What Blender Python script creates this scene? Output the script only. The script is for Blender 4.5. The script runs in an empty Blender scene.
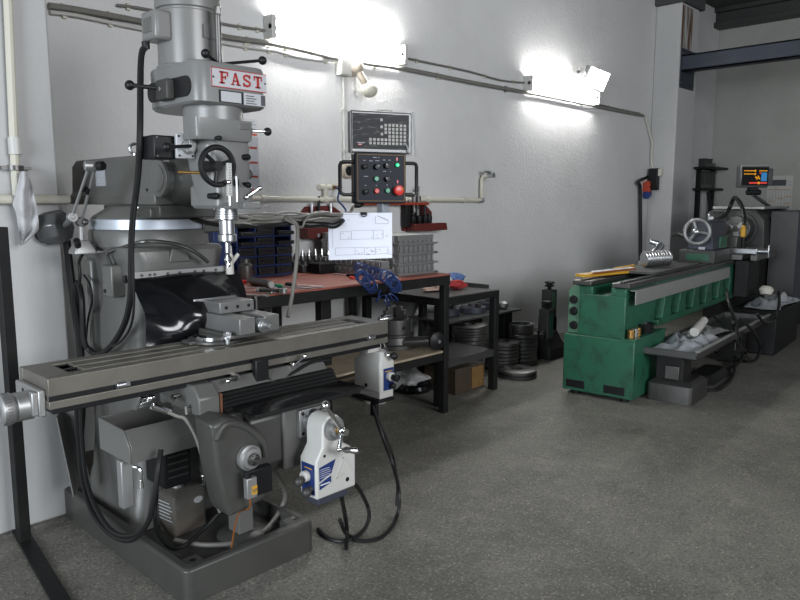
import bpy, bmesh, math, random
from mathutils import Vector as V, Matrix, Euler, noise
random.seed(7)
PI = math.pi
SC = bpy.context.scene
COL = SC.collection

# ---------------------------------------------------------------- camera
F, CH, YH = 710.0, 1.45, 202.0
HEAD = math.radians(43.7)
PIT = math.atan((300 - YH) / F)
_fh = V((math.cos(HEAD), math.sin(HEAD), 0)); _up = V((0, 0, 1)); _rt = V((math.sin(HEAD), -math.cos(HEAD), 0))
_fw = _fh * math.cos(PIT) - _up * math.sin(PIT); _cu = _up * math.cos(PIT) + _fh * math.sin(PIT)
CAM = V((0, 0, CH))
cd = bpy.data.cameras.new('camera'); cam = bpy.data.objects.new('camera', cd); COL.objects.link(cam)
cd.sensor_width = 36; cd.lens = F / 800 * 36; cd.clip_start = .05
cam.matrix_world = Matrix(((_rt.x, _cu.x, -_fw.x, 0), (_rt.y, _cu.y, -_fw.y, 0), (_rt.z, _cu.z, -_fw.z, CH), (0, 0, 0, 1)))
SC.camera = cam


def ray(px, py): return _fw + _rt * ((px - 400) / F) - _cu * ((py - 300) / F)
def hit(px, py, ax, val, M=None):
    """a point of the photograph on the plane where coordinate ax equals val (in frame M)"""
    c, d = CAM, ray(px, py)
    if M is not None:
        I = M.inverted(); c = I @ c; d = I.to_3x3() @ d
    return c + d * ((val - c[ax]) / d[ax])
def HX(px, py, v): return hit(px, py, 0, v)
def HY(px, py, v): return hit(px, py, 1, v)
def HZ(px, py, v): return hit(px, py, 2, v)


# ---------------------------------------------------------------- materials
MATS = {}
def mat(name, col, rough=.5, metal=0., var=.12, scale=6., bump=0., bscale=60., dirt=0., dcol=(.03, .027, .022), dscale=3., dmin=.46, spec=.5, coat=0., trans=0., alpha=1., emis=0., ecol=None):
    if name in MATS: return MATS[name]
    m = bpy.data.materials.new(name); m.use_nodes = True
    nt = m.node_tree; N = nt.nodes; L = nt.links
    b = N['Principled BSDF']
    b.inputs['Roughness'].default_value = rough; b.inputs['Metallic'].default_value = metal
    b.inputs['Specular IOR Level'].default_value = spec; b.inputs['Coat Weight'].default_value = coat
    b.inputs['Transmission Weight'].default_value = trans; b.inputs['Alpha'].default_value = alpha
    tc = N.new('ShaderNodeTexCoord')
    nz = N.new('ShaderNodeTexNoise'); nz.inputs['Scale'].default_value = scale; nz.inputs['Detail'].default_value = 5
    L.new(tc.outputs['Object'], nz.inputs['Vector'])
    mx = N.new('ShaderNodeMix'); mx.data_type = 'RGBA'
    mx.inputs[6].default_value = (*[c * (1 - var) for c in col], 1); mx.inputs[7].default_value = (*[min(1, c * (1 + var)) for c in col], 1)
    L.new(nz.outputs['Fac'], mx.inputs[0])
    out = mx.outputs[2]
    if dirt:
        n2 = N.new('ShaderNodeTexNoise'); n2.inputs['Scale'].default_value = dscale; n2.inputs['Detail'].default_value = 8; n2.inputs['Roughness'].default_value = .65
        L.new(tc.outputs['Object'], n2.inputs['Vector'])
        rp = N.new('ShaderNodeMapRange'); rp.inputs['From Min'].default_value = dmin; rp.inputs['From Max'].default_value = dmin + .22; rp.inputs['To Max'].default_value = dirt
        L.new(n2.outputs['Fac'], rp.inputs['Value'])
        m2 = N.new('ShaderNodeMix'); m2.data_type = 'RGBA'; m2.inputs[7].default_value = (*dcol, 1)
        L.new(rp.outputs[0], m2.inputs[0]); L.new(out, m2.inputs[6]); out = m2.outputs[2]
    L.new(out, b.inputs['Base Color'])
    if bump:
        n3 = N.new('ShaderNodeTexNoise'); n3.inputs['Scale'].default_value = bscale; n3.inputs['Detail'].default_value = 3
        L.new(tc.outputs['Object'], n3.inputs['Vector'])
        bp = N.new('ShaderNodeBump'); bp.inputs['Strength'].default_value = bump; bp.inputs['Distance'].default_value = .01
        L.new(n3.outputs['Fac'], bp.inputs['Height']); L.new(bp.outputs[0], b.inputs['Normal'])
    if emis:
        b.inputs['Emission Color'].default_value = (*(ecol or col), 1); b.inputs['Emission Strength'].default_value = emis
    MATS[name] = m
    return m


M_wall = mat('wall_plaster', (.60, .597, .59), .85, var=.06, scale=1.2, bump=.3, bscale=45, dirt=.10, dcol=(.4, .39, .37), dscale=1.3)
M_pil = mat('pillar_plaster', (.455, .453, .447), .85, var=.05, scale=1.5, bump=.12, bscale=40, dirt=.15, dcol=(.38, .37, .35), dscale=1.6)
M_floor = mat('floor_concrete', (.165, .16, .14), .6, var=.4, scale=.8, bump=.2, bscale=60, dirt=.6, dcol=(.085, .082, .07), dscale=1.4, spec=.3)
M_wall_dim = mat('end_wall_plaster_dim', (.36, .358, .33), .85, var=.08, scale=1.0, bump=.3, bscale=45, dirt=.35, dcol=(.25, .245, .22), dscale=1.1)  # wall plaster with the end wall's dimness put into its colour, plus dirt
def speckle(m, layers):
    nt = m.node_tree; N = nt.nodes; L = nt.links; b = N['Principled BSDF']
    src = b.inputs['Base Color'].links[0].from_socket
    tc = [n for n in N if n.type == 'TEX_COORD'][0]
    for sc, lo, hi, amt, col in layers:
        n = N.new('ShaderNodeTexNoise'); n.inputs['Scale'].default_value = sc; n.inputs['Detail'].default_value = 5; n.inputs['Roughness'].default_value = .65
        mp = N.new('ShaderNodeMapping'); mp.inputs['Location'].default_value = (sc, sc * 2, sc * .37); L.new(tc.outputs['Object'], mp.inputs['Vector']); L.new(mp.outputs[0], n.inputs['Vector'])
        r = N.new('ShaderNodeMapRange'); r.inputs['From Min'].default_value = lo; r.inputs['From Max'].default_value = hi; r.inputs['To Max'].default_value = amt; L.new(n.outputs['Fac'], r.inputs['Value'])
        m2 = N.new('ShaderNodeMix'); m2.data_type = 'RGBA'; m2.inputs[7].default_value = col; L.new(r.outputs[0], m2.inputs[0]); L.new(src, m2.inputs[6]); src = m2.outputs[2]
    L.new(src, b.inputs['Base Color'])
speckle(M_floor, ((4., .50, .72, .55, (.075, .073, .064, 1)), (2.6, .54, .72, .55, (.27, .26, .225, 1)), (11., .52, .72, .5, (.27, .262, .228, 1)), (70., .48, .66, .75, (.06, .058, .052, 1)), (85., .56, .68, .8, (.40, .385, .32, 1)), (30., .60, .70, .7, (.05, .048, .043, 1))))
speckle(M_wall, ((7., .70, .76, .5, (.25, .245, .23, 1)), (1.1, .52, .75, .25, (.36, .35, .33, 1))))
speckle(M_wall_dim, ((5., .70, .75, .7, (.10, .10, .09, 1)),))
M_ceil = mat('ceiling_dark', (.06, .06, .06), .9)
M_navy = mat('navy_steel', (.022, .028, .045), .55, var=.2, dirt=.3)
M_rust = mat('rust_stain', (.13, .05, .025), .9, var=.4, scale=12)
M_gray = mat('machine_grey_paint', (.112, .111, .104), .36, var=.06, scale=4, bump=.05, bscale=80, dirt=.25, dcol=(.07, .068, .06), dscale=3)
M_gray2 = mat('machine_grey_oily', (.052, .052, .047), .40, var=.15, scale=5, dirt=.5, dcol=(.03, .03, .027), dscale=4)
M_headg = mat('head_grey_paint', (.175, .176, .172), .33, var=.05, scale=4, bump=.04, bscale=90, dirt=.12, dcol=(.1, .1, .09))
M_motor = mat('motor_grey_paint', (.18, .178, .172), .30, var=.05, scale=5, dirt=.12, dcol=(.12, .11, .1))
M_cast = mat('table_cast_iron', (.175, .165, .142), .42, .55, var=.15, scale=7, dirt=.35, dcol=(.09, .08, .065), dscale=6)
M_steel = mat('machined_steel', (.52, .53, .54), .28, .95, var=.1, scale=10, dirt=.15, dcol=(.15, .14, .12))
M_dsteel = mat('dark_steel', (.13, .127, .122), .38, .8, var=.2, scale=10, dirt=.4, dcol=(.03, .03, .03))
M_vise = mat('vise_grey_steel', (.20, .20, .195), .4, .5, var=.12, scale=9, dirt=.3, dcol=(.08, .08, .07))
M_chrome = mat('chrome', (.8, .8, .8), .12, 1., var=.03)
M_alu = mat('aluminium', (.33, .33, .325), .42, .7, var=.08, scale=12)
M_ring = mat('graduated_ring', (.50, .54, .60), .38, .5, var=.06)
M_black = mat('black_plastic', (.008, .008, .009), .42, var=.2, spec=.3)
M_rubber = mat('black_rubber', (.006, .006, .007), .16, var=.2, spec=.6)
M_bellow = mat('bellows_rubber', (.018, .018, .018), .32, var=.2)
M_cable = mat('black_cable', (.010, .010, .010), .45, var=.2, spec=.3)
M_gcable = mat('grey_cable', (.165, .16, .143), .5, var=.2, scale=20)
M_bframe = mat('black_bench_steel', (.009, .009, .009), .55, var=.25, scale=12, dirt=.3, dcol=(.03, .027, .024), spec=.25)
M_red = mat('bench_red_rubber', (.27, .075, .05), .65, var=.18, scale=10, dirt=.4, dcol=(.13, .06, .05), dscale=7)
M_ply = mat('shelf_plywood', (.36, .30, .21), .7, var=.2, scale=10, dirt=.5, dcol=(.09, .08, .06), dscale=4)
M_rackred = mat('rack_dark_red', (.105, .014, .010), .5, var=.25, scale=10)
M_rackbright = mat('rack_bright_red', (.30, .04, .02), .5, var=.25, scale=14)
M_blue = mat('cabinet_blue', (.022, .045, .16), .45, var=.1)
M_drawer = mat('smoky_drawer', (.022, .022, .023), .3, var=.2)
M_white = mat('white_powder_coat', (.48, .475, .45), .42, var=.04, dirt=.12, dcol=(.35, .33, .29), dscale=8)
M_cream = mat('cream_pipe_paint', (.55, .53, .45), .55, var=.1, dirt=.2, dcol=(.3, .27, .2))
M_label = mat('label_blue', (.012, .03, .13), .4)
M_lblw = mat('label_print', (.6, .62, .66), .5)
M_paper = mat('paper', (.80, .83, .92), .8, var=.02)
M_ink = mat('ink_grey', (.33, .35, .40), .8)
M_ink2 = mat('ink_dark', (.07, .07, .08), .8)
M_inkred = mat('ink_red', (.50, .08, .04), .8)
M_fred = mat('letter_red', (.33, .012, .010), .45)
M_plate = mat('name_plate_silver', (.43, .44, .46), .5, .2, var=.04)
M_green = mat('lathe_green', (.016, .095, .053), .42, var=.15, scale=5, dirt=.8, dcol=(.012, .020, .015), dscale=9, dmin=.50)
M_green2 = mat('lathe_green_light', (.075, .17, .105), .5, var=.12)
M_ldark = mat('lathe_dark_paint', (.036, .036, .034), .5, var=.2, dirt=.4)
M_lnavy = mat('lathe_navy_paint', (.032, .036, .052), .5, var=.2)
M_guard = mat('guard_galvanised', (.33, .33, .32), .45, .5, var=.1)
M_yellow = mat('yellow_paint', (.50, .27, .02), .5, var=.15, scale=20)
M_orange = mat('orange_plastic', (.22, .07, .012), .5)
M_socket = mat('socket_red', (.42, .05, .02), .4)
M_sockb = mat('socket_blue', (.015, .04, .18), .4)
M_bred = mat('button_red', (.60, .03, .025), .3)
M_bgreen = mat('button_green', (.02, .24, .13), .3)
M_lampg = mat('lamp_green', (.0, .42, .16), .3, emis=.7, ecol=(0, .5, .18))
M_panel = mat('panel_navy', (.012, .014, .024), .5, var=.1, spec=.2)
M_key = mat('keys', (.36, .36, .33), .5)
M_film = mat('clear_film', (.9, .92, .95), .1, trans=0., alpha=.05, spec=.8)
M_sheet = mat('plastic_sheet', (.58, .60, .63), .18, alpha=.5, spec=.8, var=.1)
M_bag = mat('milky_bag', (.45,.45,.44), .35, alpha=.8, var=.25, scale=14)
M_cloth = mat('rag_grey', (.45, .45, .46), .9, var=.15, scale=9, bump=.4, bscale=40)
M_hose = mat('air_hose_blue', (.012, .032, .12), .3)
M_tray = mat('tray_steel', (.09, .09, .087), .38, .6, var=.25, dirt=.3)
M_bucket = mat('bucket_white', (.50, .49, .45), .5, dirt=.4, dcol=(.2, .18, .15), dscale=7)
M_wood = mat('wood_box', (.045, .03, .018), .7, var=.3, scale=12)
M_labor = mat('orange_label', (.16, .085, .025), .7, var=.5, scale=18)
M_oil = mat('oil_bottle', (.12, .115, .10), .12, alpha=.72, var=.2, coat=.4)
M_oilred = mat('oil_sludge', (.16, .045, .02), .5, var=.3, scale=20)
M_brass = mat('brass', (.42, .25, .08), .35, .9)
M_brown = mat('brown_socket', (.38, .33, .26), .5)
M_tube = mat('lit_tube', (1, 1, 1), .4, emis=48., ecol=(1, 1, .985))
M_flood = mat('lit_flood_lens', (1, 1, 1), .4, emis=9., ecol=(1, 1, .98))
M_scr = mat('screen_black', (.006, .006, .008), .55, spec=.15)
M_sorg = mat('screen_orange', (.5, .2, .0), .4, emis=.25, ecol=(.8, .35, 0))
M_sred = mat('screen_red', (.5, .03, .02), .4, emis=.2, ecol=(.9, .05, .03))
M_sblue = mat('screen_blue', (.03, .16, .35), .4, emis=.15, ecol=(.03, .22, .5))
M_rred = mat('rag_red', (.33, .03, .03), .9, var=.2, bump=.3)
M_rblue = mat('rag_blue', (.09, .16, .35), .9, var=.2, bump=.3)
M_lamp = mat('lamp_shade_grey', (.085, .087, .088), .28, .3, var=.1)


def stain_mat():
    m = mat('rust_stain_runs', (.16, .085, .04), .9, var=.4, scale=12)
    nt = m.node_tree; N = nt.nodes; L = nt.links; b = N['Principled BSDF']; tc = [n for n in N if n.type == 'TEX_COORD'][0]
    mp = N.new('ShaderNodeMapping'); mp.inputs['Scale'].default_value = (14, 14, 1.2); n = N.new('ShaderNodeTexNoise'); n.inputs['Scale'].default_value = 1.4; n.inputs['Detail'].default_value = 4
    L.new(tc.outputs['Object'], mp.inputs['Vector']); L.new(mp.outputs[0], n.inputs['Vector'])
    r = N.new('ShaderNodeMapRange'); r.inputs['From Min'].default_value = .42; r.inputs['From Max'].default_value = .72; r.inputs['To Max'].default_value = .85
    L.new(n.outputs['Fac'], r.inputs['Value']); L.new(r.outputs[0], b.inputs['Alpha']); return m
M_stain = stain_mat()


# ---------------------------------------------------------------- mesh builder
class B:
    def __init__(s): s.v = []; s.f = []; s.m = []
    def add(s, vs, fs, mi=0):
        o = len(s.v); s.v += [V(p) for p in vs]; s.f += [tuple(i + o for i in f) for f in fs]; s.m += [mi] * len(fs); return s
    def box(s, c, sz, R=None, mi=0):
        h = [x / 2 for x in sz]; P = []
        for z in (-1, 1):
            for x, y in ((-1, -1), (1, -1), (1, 1), (-1, 1)):
                p = V((x * h[0], y * h[1], z * h[2]))
                if R is not None: p = R @ p
                P.append(V(c) + p)
        return s.add(P, [(3, 2, 1, 0), (4, 5, 6, 7), (0, 1, 5, 4), (1, 2, 6, 5), (2, 3, 7, 6), (3, 0, 4, 7)], mi)
    def bx(s, x0, x1, y0, y1, z0, z1, mi=0): return s.box(((x0 + x1) / 2, (y0 + y1) / 2, (z0 + z1) / 2), (abs(x1 - x0), abs(y1 - y0), abs(z1 - z0)), None, mi)
    def loft(s, rings, caps=True, mi=0, closed=True):
        n = len(rings[0]); vs = [p for r in rings for p in r]; fs = []
        for i in range(len(rings) - 1):
            for j in range(n if closed else n - 1):
                k = (j + 1) % n; fs.append((i * n + j, i * n + k, (i + 1) * n + k, (i + 1) * n + j))
        if caps and closed: fs += [tuple(range(n))[::-1], tuple(range((len(rings) - 1) * n, len(rings) * n))]
        return s.add(vs, fs, mi)
    def rev(s, prof, p, ax, n=24, mi=0, caps=True):
        """revolve (radius, height) pairs about the axis ax through p"""
        ax = V(ax).normalized(); a = ax.orthogonal().normalized(); b = ax.cross(a)
        rings = [[V(p) + ax * h + (a * math.cos(2 * PI * k / n) + b * math.sin(2 * PI * k / n)) * max(r, 1e-4) for k in range(n)] for r, h in prof]
        return s.loft(rings, caps, mi)
    def cyl(s, p0, p1, r0, r1=None, n=20, mi=0):
        d = V(p1) - V(p0); return s.rev([(r0, 0), (r0 if r1 is None else r1, d.length)], p0, d, n, mi)
    def ring(s, p0, p1, ro, ri, n=28, mi=0):
        d = V(p1) - V(p0); h = d.length
        return s.rev([(ri, 0), (ro, 0), (ro, h), (ri, h), (ri, 0)], p0, d, n, mi, caps=False)
    def sph(s, c, r, n=14, mi=0, sc=(1, 1, 1)):
        c = V(c); rings = []
        for i in range(n // 2 + 1):
            t = PI * i / (n // 2); rr = max(math.sin(t), .001)
            rings.append([c + V((r * rr * math.cos(2 * PI * k / n) * sc[0], r * rr * math.sin(2 * PI * k / n) * sc[1], -r * math.cos(t) * sc[2])) for k in range(n)])
        return s.loft(rings, True, mi)
    def torus(s, c, ax, R, r, n=36, k=8, mi=0):
        ax = V(ax).normalized(); a = ax.orthogonal().normalized(); b = ax.cross(a)
        pts = [V(c) + (a * math.cos(2 * PI * i / n) + b * math.sin(2 * PI * i / n)) * R for i in range(n)]
        rings = []
        for i in range(n):
            rad = (pts[i] - V(c)).normalized()
            rings.append([pts[i] + (rad * math.cos(2 * PI * j / k) + ax * math.sin(2 * PI * j / k)) * r for j in range(k)])
        rings.append(rings[0]); return s.loft(rings, False, mi)
    def tube(s, pts, r, n=8, smooth=6, mi=0):
        pts = [V(p) for p in pts]
        if smooth and len(pts) > 2: pts = spline(pts, smooth)
        rr = r if isinstance(r, (list, tuple)) else None
        t = (pts[1] - pts[0]).normalized(); a = t.orthogonal().normalized(); rings = []
        for i, p in enumerate(pts):
            t2 = (pts[min(i + 1, len(pts) - 1)] - pts[max(i - 1, 0)])
            t2 = t2.normalized() if t2.length > 1e-9 else t
            a = (a - t2 * a.dot(t2)).normalized(); b = t2.cross(a); t = t2
            q = r if rr is None else rr[0] + (rr[1] - rr[0]) * i / (len(pts) - 1)
            rings.append([p + (a * math.cos(2 * PI * k / n) + b * math.sin(2 * PI * k / n)) * q for k in range(n)])
        return s.loft(rings, True, mi)
    def prism(s, poly, o, u, v, w, mi=0):
        """2-d outline in the plane (o, u, v), thickened by the vector w"""
        o, u, v, w = V(o), V(u), V(v), V(w); a = [o + u * x + v * y for x, y in poly]
        return s.loft([a, [p + w for p in a]], True, mi)
    def grid(s, fn, nu, nv, thick=0., mi=0):
        P = [[V(fn(i / nu, j / nv)) for i in range(nu + 1)] for j in range(nv + 1)]
        W = nu + 1; vs = [p for r in P for p in r]; fs = [(j * W + i, j * W + i + 1, (j + 1) * W + i + 1, (j + 1) * W + i) for j in range(nv) for i in range(nu)]
        if thick:
            n0 = len(vs); Nn = []
            for j in range(nv + 1):
                for i in range(nu + 1):
                    du = P[j][min(i + 1, nu)] - P[j][max(i - 1, 0)]; dv = P[min(j + 1, nv)][i] - P[max(j - 1, 0)][i]
                    Nn.append(du.cross(dv).normalized())
            vs += [vs[k] - Nn[k] * thick for k in range(n0)]
            fs += [tuple(k + n0 for k in f[::-1]) for f in fs[:]]
            rim = [i for i in range(W)] + [j * W + nu for j in range(1, nv + 1)] + [nv * W + i for i in range(nu - 1, -1, -1)] + [j * W for j in range(nv - 1, 0, -1)]
            fs += [(rim[k], rim[(k + 1) % len(rim)], rim[(k + 1) % len(rim)] + n0, rim[k] + n0) for k in range(len(rim))]
        return s.add(vs, fs, mi)


def spline(P, k):
    Q = [P[0] * 2 - P[1]] + P + [P[-1] * 2 - P[-2]]; out = []
    for i in range(1, len(Q) - 2):
        a, b, c, d = Q[i - 1:i + 3]
        for j in range(k):
            t = j / k; out.append(.5 * ((2 * b) + (c - a) * t + (2 * a - 5 * b + 4 * c - d) * t * t + (3 * b - a - 3 * c + d) * t ** 3))
    out.append(P[-1]); return out
def rrect(x0, x1, y0, y1, z, r, n=4):
    out = []
    for cx, cy, a0 in ((x1 - r, y1 - r, 0), (x0 + r, y1 - r, PI / 2), (x0 + r, y0 + r, PI), (x1 - r, y0 + r, 1.5 * PI)):
        for i in range(n + 1):
            a = a0 + PI / 2 * i / n; out.append(V((cx + r * math.cos(a), cy + r * math.sin(a), z)))
    return out
def rr2(x0, x1, y0, y1, r, n=4): return [(p.x, p.y) for p in rrect(x0, x1, y0, y1, 0, r, n)]


MW = {}
def mw(o): return MW[o.name] if o is not None else Matrix()
def put(name, b, m, parent=None, bevel=0., local=False, seg=2, ang=35, base=False):
    me = bpy.data.meshes.new(name)
    pm = mw(parent); inv = pm.inverted()
    vs = b.v if (local and parent is not None) else [inv @ p for p in b.v]
    lo = V([min(p[i] for p in vs) for i in range(3)]); hi = V([max(p[i] for p in vs) for i in range(3)])
    c = (lo + hi) / 2
    if parent is None: c.z = lo.z
    me.from_pydata([tuple(p - c) for p in vs], [], b.f)
    bm = bmesh.new(); bm.from_mesh(me); bmesh.ops.recalc_face_normals(bm, faces=bm.faces); bm.to_mesh(me); bm.free()
    for x in (m if isinstance(m, (list, tuple)) else [m]): me.materials.append(x)
    me.polygons.foreach_set('material_index', b.m)
    me.polygons.foreach_set('use_smooth', [True] * len(me.polygons)); me.set_sharp_from_angle(angle=math.radians(ang))
    o = bpy.data.objects.new(name, me); COL.objects.link(o); o.location = c
    if parent is not None: o.parent = parent
    MW[o.name] = pm @ Matrix.Translation(c)
    if bevel:
        bv = o.modifiers.new('edge', 'BEVEL'); bv.width = bevel; bv.segments = seg; bv.limit_method = 'ANGLE'; bv.angle_limit = math.radians(40)
    return o
def tag(o, label, cat, group=None):
    o['label'] = label; o['category'] = cat
    if group: o['group'] = group
    return o
def thing(name, label, cat, loc, rz=0., group=None):
    o = bpy.data.objects.new(name, None); COL.objects.link(o); o.location = loc; o.rotation_euler = (0, 0, rz); o.empty_display_size = .1
    MW[o.name] = Matrix.Translation(V(loc)) @ Matrix.Rotation(rz, 4, 'Z')
    return tag(o, label, cat, group)
def solo(name, label, cat, b, m, group=None, bevel=0., **k): return tag(put(name, b, m, None, bevel, **k), label, cat, group)
def struct(name, b, m, bevel=0., **k):
    o = put(name, b, m, None, bevel, **k); o['kind'] = 'structure'; return o
def kids(o): return [c for c in bpy.data.objects if c.parent == o]
def dup(o, loc, rz=None, label=None, parent=None):
    c = o.copy(); COL.objects.link(c)
    if loc is not None: c.location = loc
    if rz is not None: c.rotation_euler = (0, 0, rz)
    if label: c['label'] = label
    if parent: c.parent = parent
    for k in kids(o): dup(k, None, None, None, c)
    return c
def RZ(a): return Matrix.Rotation(a, 3, 'Z')
def RX(a): return Matrix.Rotation(a, 3, 'X')
def RY(a): return Matrix.Rotation(a, 3, 'Y')


# ================================================================ SETTING
WY = 4.1                       # the long wall
EX = 11.04                     # the end wall
struct('floor', B().bx(-5, EX + .2, -6, WY + .2, -.2, 0), M_floor)
struct('wall_back', B().bx(-5, EX + .2, WY, WY + .25, 0, 4.2), M_wall)
struct('wall_right', B().bx(EX, EX + .25, -6, WY, 0, 4.2), M_wall_dim)
struct('ceiling', B().bx(-5, EX + .2, -6, WY + .2, 4.2, 4.4), M_ceil)
struct('trim_1', B().bx(-1.6, 1.262, 3.3, WY, 0, 4.2), M_pil, .012)                       # near pillar
PX = 8.93; PY = 3.776; px1 = HY(692, 150, PY).x
b = B().bx(PX, px1, PY, WY, 0, 4.2); struct('trim_2', b, M_pil, .012)                     # far pillar
struct('trim_3', B().bx(PX - .06, px1 + .06, PY - .05, WY, 3.86, 4.19), M_ceil, .01)                         # wall head beam
b = B().bx(EX - .22, EX, -6, WY, 3.93, 4.0).bx(EX - .16, EX - .10, -6, WY, 4.0, 4.14).bx(EX - .22, EX, -6, WY, 4.14, 4.2)
struct('trim_4', b, M_ldark, .004)                                                         # channel along the end wall
bz0, bz1 = 3.05, 3.245
b = B().bx(8.97, 9.13, .4, PY - .012, bz0, bz0 + .02).bx(8.97, 9.13, .4, PY - .012, bz1 - .02, bz1).bx(9.03, 9.05, .4, PY - .012, bz0, bz1)
b.bx(8.97, 9.005, .4, PY - .012, bz0, bz1)
t = thing('steel_beam', 'dark navy steel beam running out from a plate on the far pillar', 'beam', (9.05, 2, bz0)); put('beam_web', b, M_navy, t, .003)
b = B().bx(PX + .03, px1 - .1, PY - .014, PY - .001, 2.86, 3.33); put('mounting_plate', b, M_navy, t, .002)
for z in (2.92, 3.27):
    for x in (PX + .06, px1 - .14): put('bolt', B().cyl((x, PY - .03, z), (x, PY - .012, z), .018, n=6), M_dsteel, t)
rs = B(); random.seed(3)
for k in range(7):
    x = PX + .05 + k * .04; rs.bx(x, x + .03, PY - .002, PY + .001, 3.335, 3.45 + .3 * random.random())
rs = B().bx(PX + .02, PX + .34, PY - .003, PY - .0005, 3.33, 3.84); struct('trim_5', rs, M_stain)                                                               # rust runs on the pillar above the plate

# ---------------------------------------------------------------- lamps on the wall
def tube_light(x0, x1, z, label):
    t = thing('fluorescent_light', label, 'light', ((x0 + x1) / 2, WY - .05, z), 0, 'fluorescent tube lights on the wall')
    put('batten', B().bx(x0 + .03, x1 - .03, WY - .035, WY - .001, z - .025, z + .025), M_white, t, .004)
    for x in (x0, x1):
        h = put('tube_holder', B().bx(x - .018, x + .018, WY - .10, WY - .001, z - .075, z + .075).cyl((x - .018, WY - .075, z), (x + .018, WY - .075, z), .022), M_white, t, .004)
    put('lit_tube', B().cyl((x0 + .02, WY - .075, z + .03), (x1 - .02, WY - .075, z + .03), .014, n=12).cyl((x0 + .02, WY - .075, z - .03), (x1 - .02, WY - .075, z - .03), .014, n=12), M_tube, t)
a = HY(270, 29, WY - .05); c = HY(402, 50, WY - .05); tube_light(a.x, c.x, 2.61, 'lit fluorescent tube light on the white wall above the milling control panel')
a = HY(528, 84, WY - .05); c = HY(596, 99, WY - .05); tube_light(a.x, c.x, 2.60, 'lit fluorescent tube light on the wall beside the floodlight, far from the mill')
p = HY(597, 79, 3.95); t = thing('floodlight', 'small square floodlight with bright glowing lens on the wall above the far tube', 'light', p)
R = RZ(-.35) @ RX(.35) @ RY(.2)
put('housing', B().box(p + V((0, .035, 0)), (.30, .07, .22), R), M_alu, t, .01)
put('lens', B().box(p + R @ V((0, -.006, 0)), (.27, .012, .19), R), M_flood, t)
put('bracket', B().box(p + V((-.20, .07, .05)), (.14, .05, .04)).bx(p.x - .27, p.x - .2, WY - .1, WY - .001, p.z + .01, p.z + .09), M_alu, t, .004)

# ---------------------------------------------------------------- cables, pipes and boxes on the wall
def wcable(pix, r, y=WY - .012): return [HY(px, py, y - r) for px, py in pix]
def clips(b, pts, r, n):
    for k in range(n):
        i = int((k + .5) / n * (len(pts) - 1)); p = pts[i].lerp(pts[i + 1], .5)
        b.box((p.x, WY - .01, p.z), (.022, .02, r * 2 + .022))
    return b
def wall_cable(pix, r, m, label, n=4, group='cables clipped along the wall'):
    pts = wcable(pix, r); t = thing('wall_cable', label, 'cable', pts[0], 0, group)
    put('cable', B().tube(pts, r, 8, 3), m, t)
    for k in range(n):
        i = int((k + .5) / n * (len(pts) - 1)); p = pts[i].lerp(pts[i + 1], .5)
        put('clip', B().box((p.x, WY - .01, p.z), (.022, .02, r * 2 + .022)), M_cream, t, .002)
wall_cable([(49, 5.5), (80, 10), (140, 21), (190, 30), (230, 37.5), (268, 43), (305, 51), (345, 60.5), (405, 69), (470, 82), (540, 95), (620, 111), (643, 115.5)], .017, M_gcable, 'thick grey cable clipped along the wall under both tube lights', 14)
wall_cable([(50, 12), (80, 16), (140, 28.5), (200, 38), (230, 44), (262, 49), (278, 51), (295, 56), (320, 60), (334, 60.5), (341, 64)], .011, M_white, 'thin white cable sagging along the wall into the white junction box', 8)
wall_cable([(117, 5), (140, 8), (200, 19), (230, 25), (250, 28), (266, 30.5)], .008, M_gcable, 'thin cable running down to the left end of the near tube light', 4)
wall_cable([(404, 57.5), (430, 63), (470, 71.5), (500, 80), (527, 83)], .008, M_gcable, 'thin cable strung between the two tube lights', 4)
wall_cable([(598, 104), (620, 109), (640, 113)], .006, M_gcable, 'short thin cable right of the far tube light', 2)
p = HY(343.5, 67.5, WY - .03); solo('junction_box', 'small white junction box on the wall under the near tube light', 'junction box', B().bx(p.x - .055, p.x + .055, WY - .06, WY - .001, p.z - .06, p.z + .06).bx(p.x - .05, p.x + .05, WY - .068, WY - .06, p.z - .055, p.z + .055), M_white, bevel=.006)
q = HY(345, 163, WY - .02); solo('cable_conduit', 'thin white conduit dropping from the junction box to the round socket', 'conduit', B().cyl((p.x + .012, WY - .014, p.z - .07), (p.x + .012, WY - .014, q.z), .013).bx(p.x - .01, p.x + .034, WY - .03, WY - .001, p.z - .32, p.z - .3).bx(p.x - .01, p.x + .034, WY - .03, WY - .001, p.z - .62, p.z - .6), M_white)
q = HY(347, 171, WY - .02); t = thing('wall_socket', 'round beige wall socket under the white conduit, behind the control panel handle', 'socket', (q.x, WY, q.z - .06))
put('body', B().cyl((q.x, WY - .001, q.z), (q.x, WY - .045, q.z), .06, .052).bx(q.x + .02, q.x + .085, WY - .04, WY - .001, q.z - .05, q.z + .02), M_brown, t, .004)
put('face', B().cyl((q.x, WY - .045, q.z), (q.x, WY - .049, q.z), .036), M_black, t)
p = HY(356, 68, WY - .06); t = thing('wall_sensor', 'lumpy beige sensor fixture on the wall right of the junction box', 'sensor', (p.x, WY, p.z - .15))
put('mount', B().cyl((p.x, WY - .001, p.z), (p.x, WY - .06, p.z), .05).sph((p.x, WY - .07, p.z), .055), M_brown, t)
put('arm', B().tube([(p.x, WY - .08, p.z - .02), (p.x + .02, WY - .11, p.z - .08), (p.x + .05, WY - .12, p.z - .13)], .028), M_brown, t)
put('eye', B().sph((p.x + .075, WY - .12, p.z - .155), .07, 16, 0, (1, .9, .85)), M_cream, t)
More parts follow.
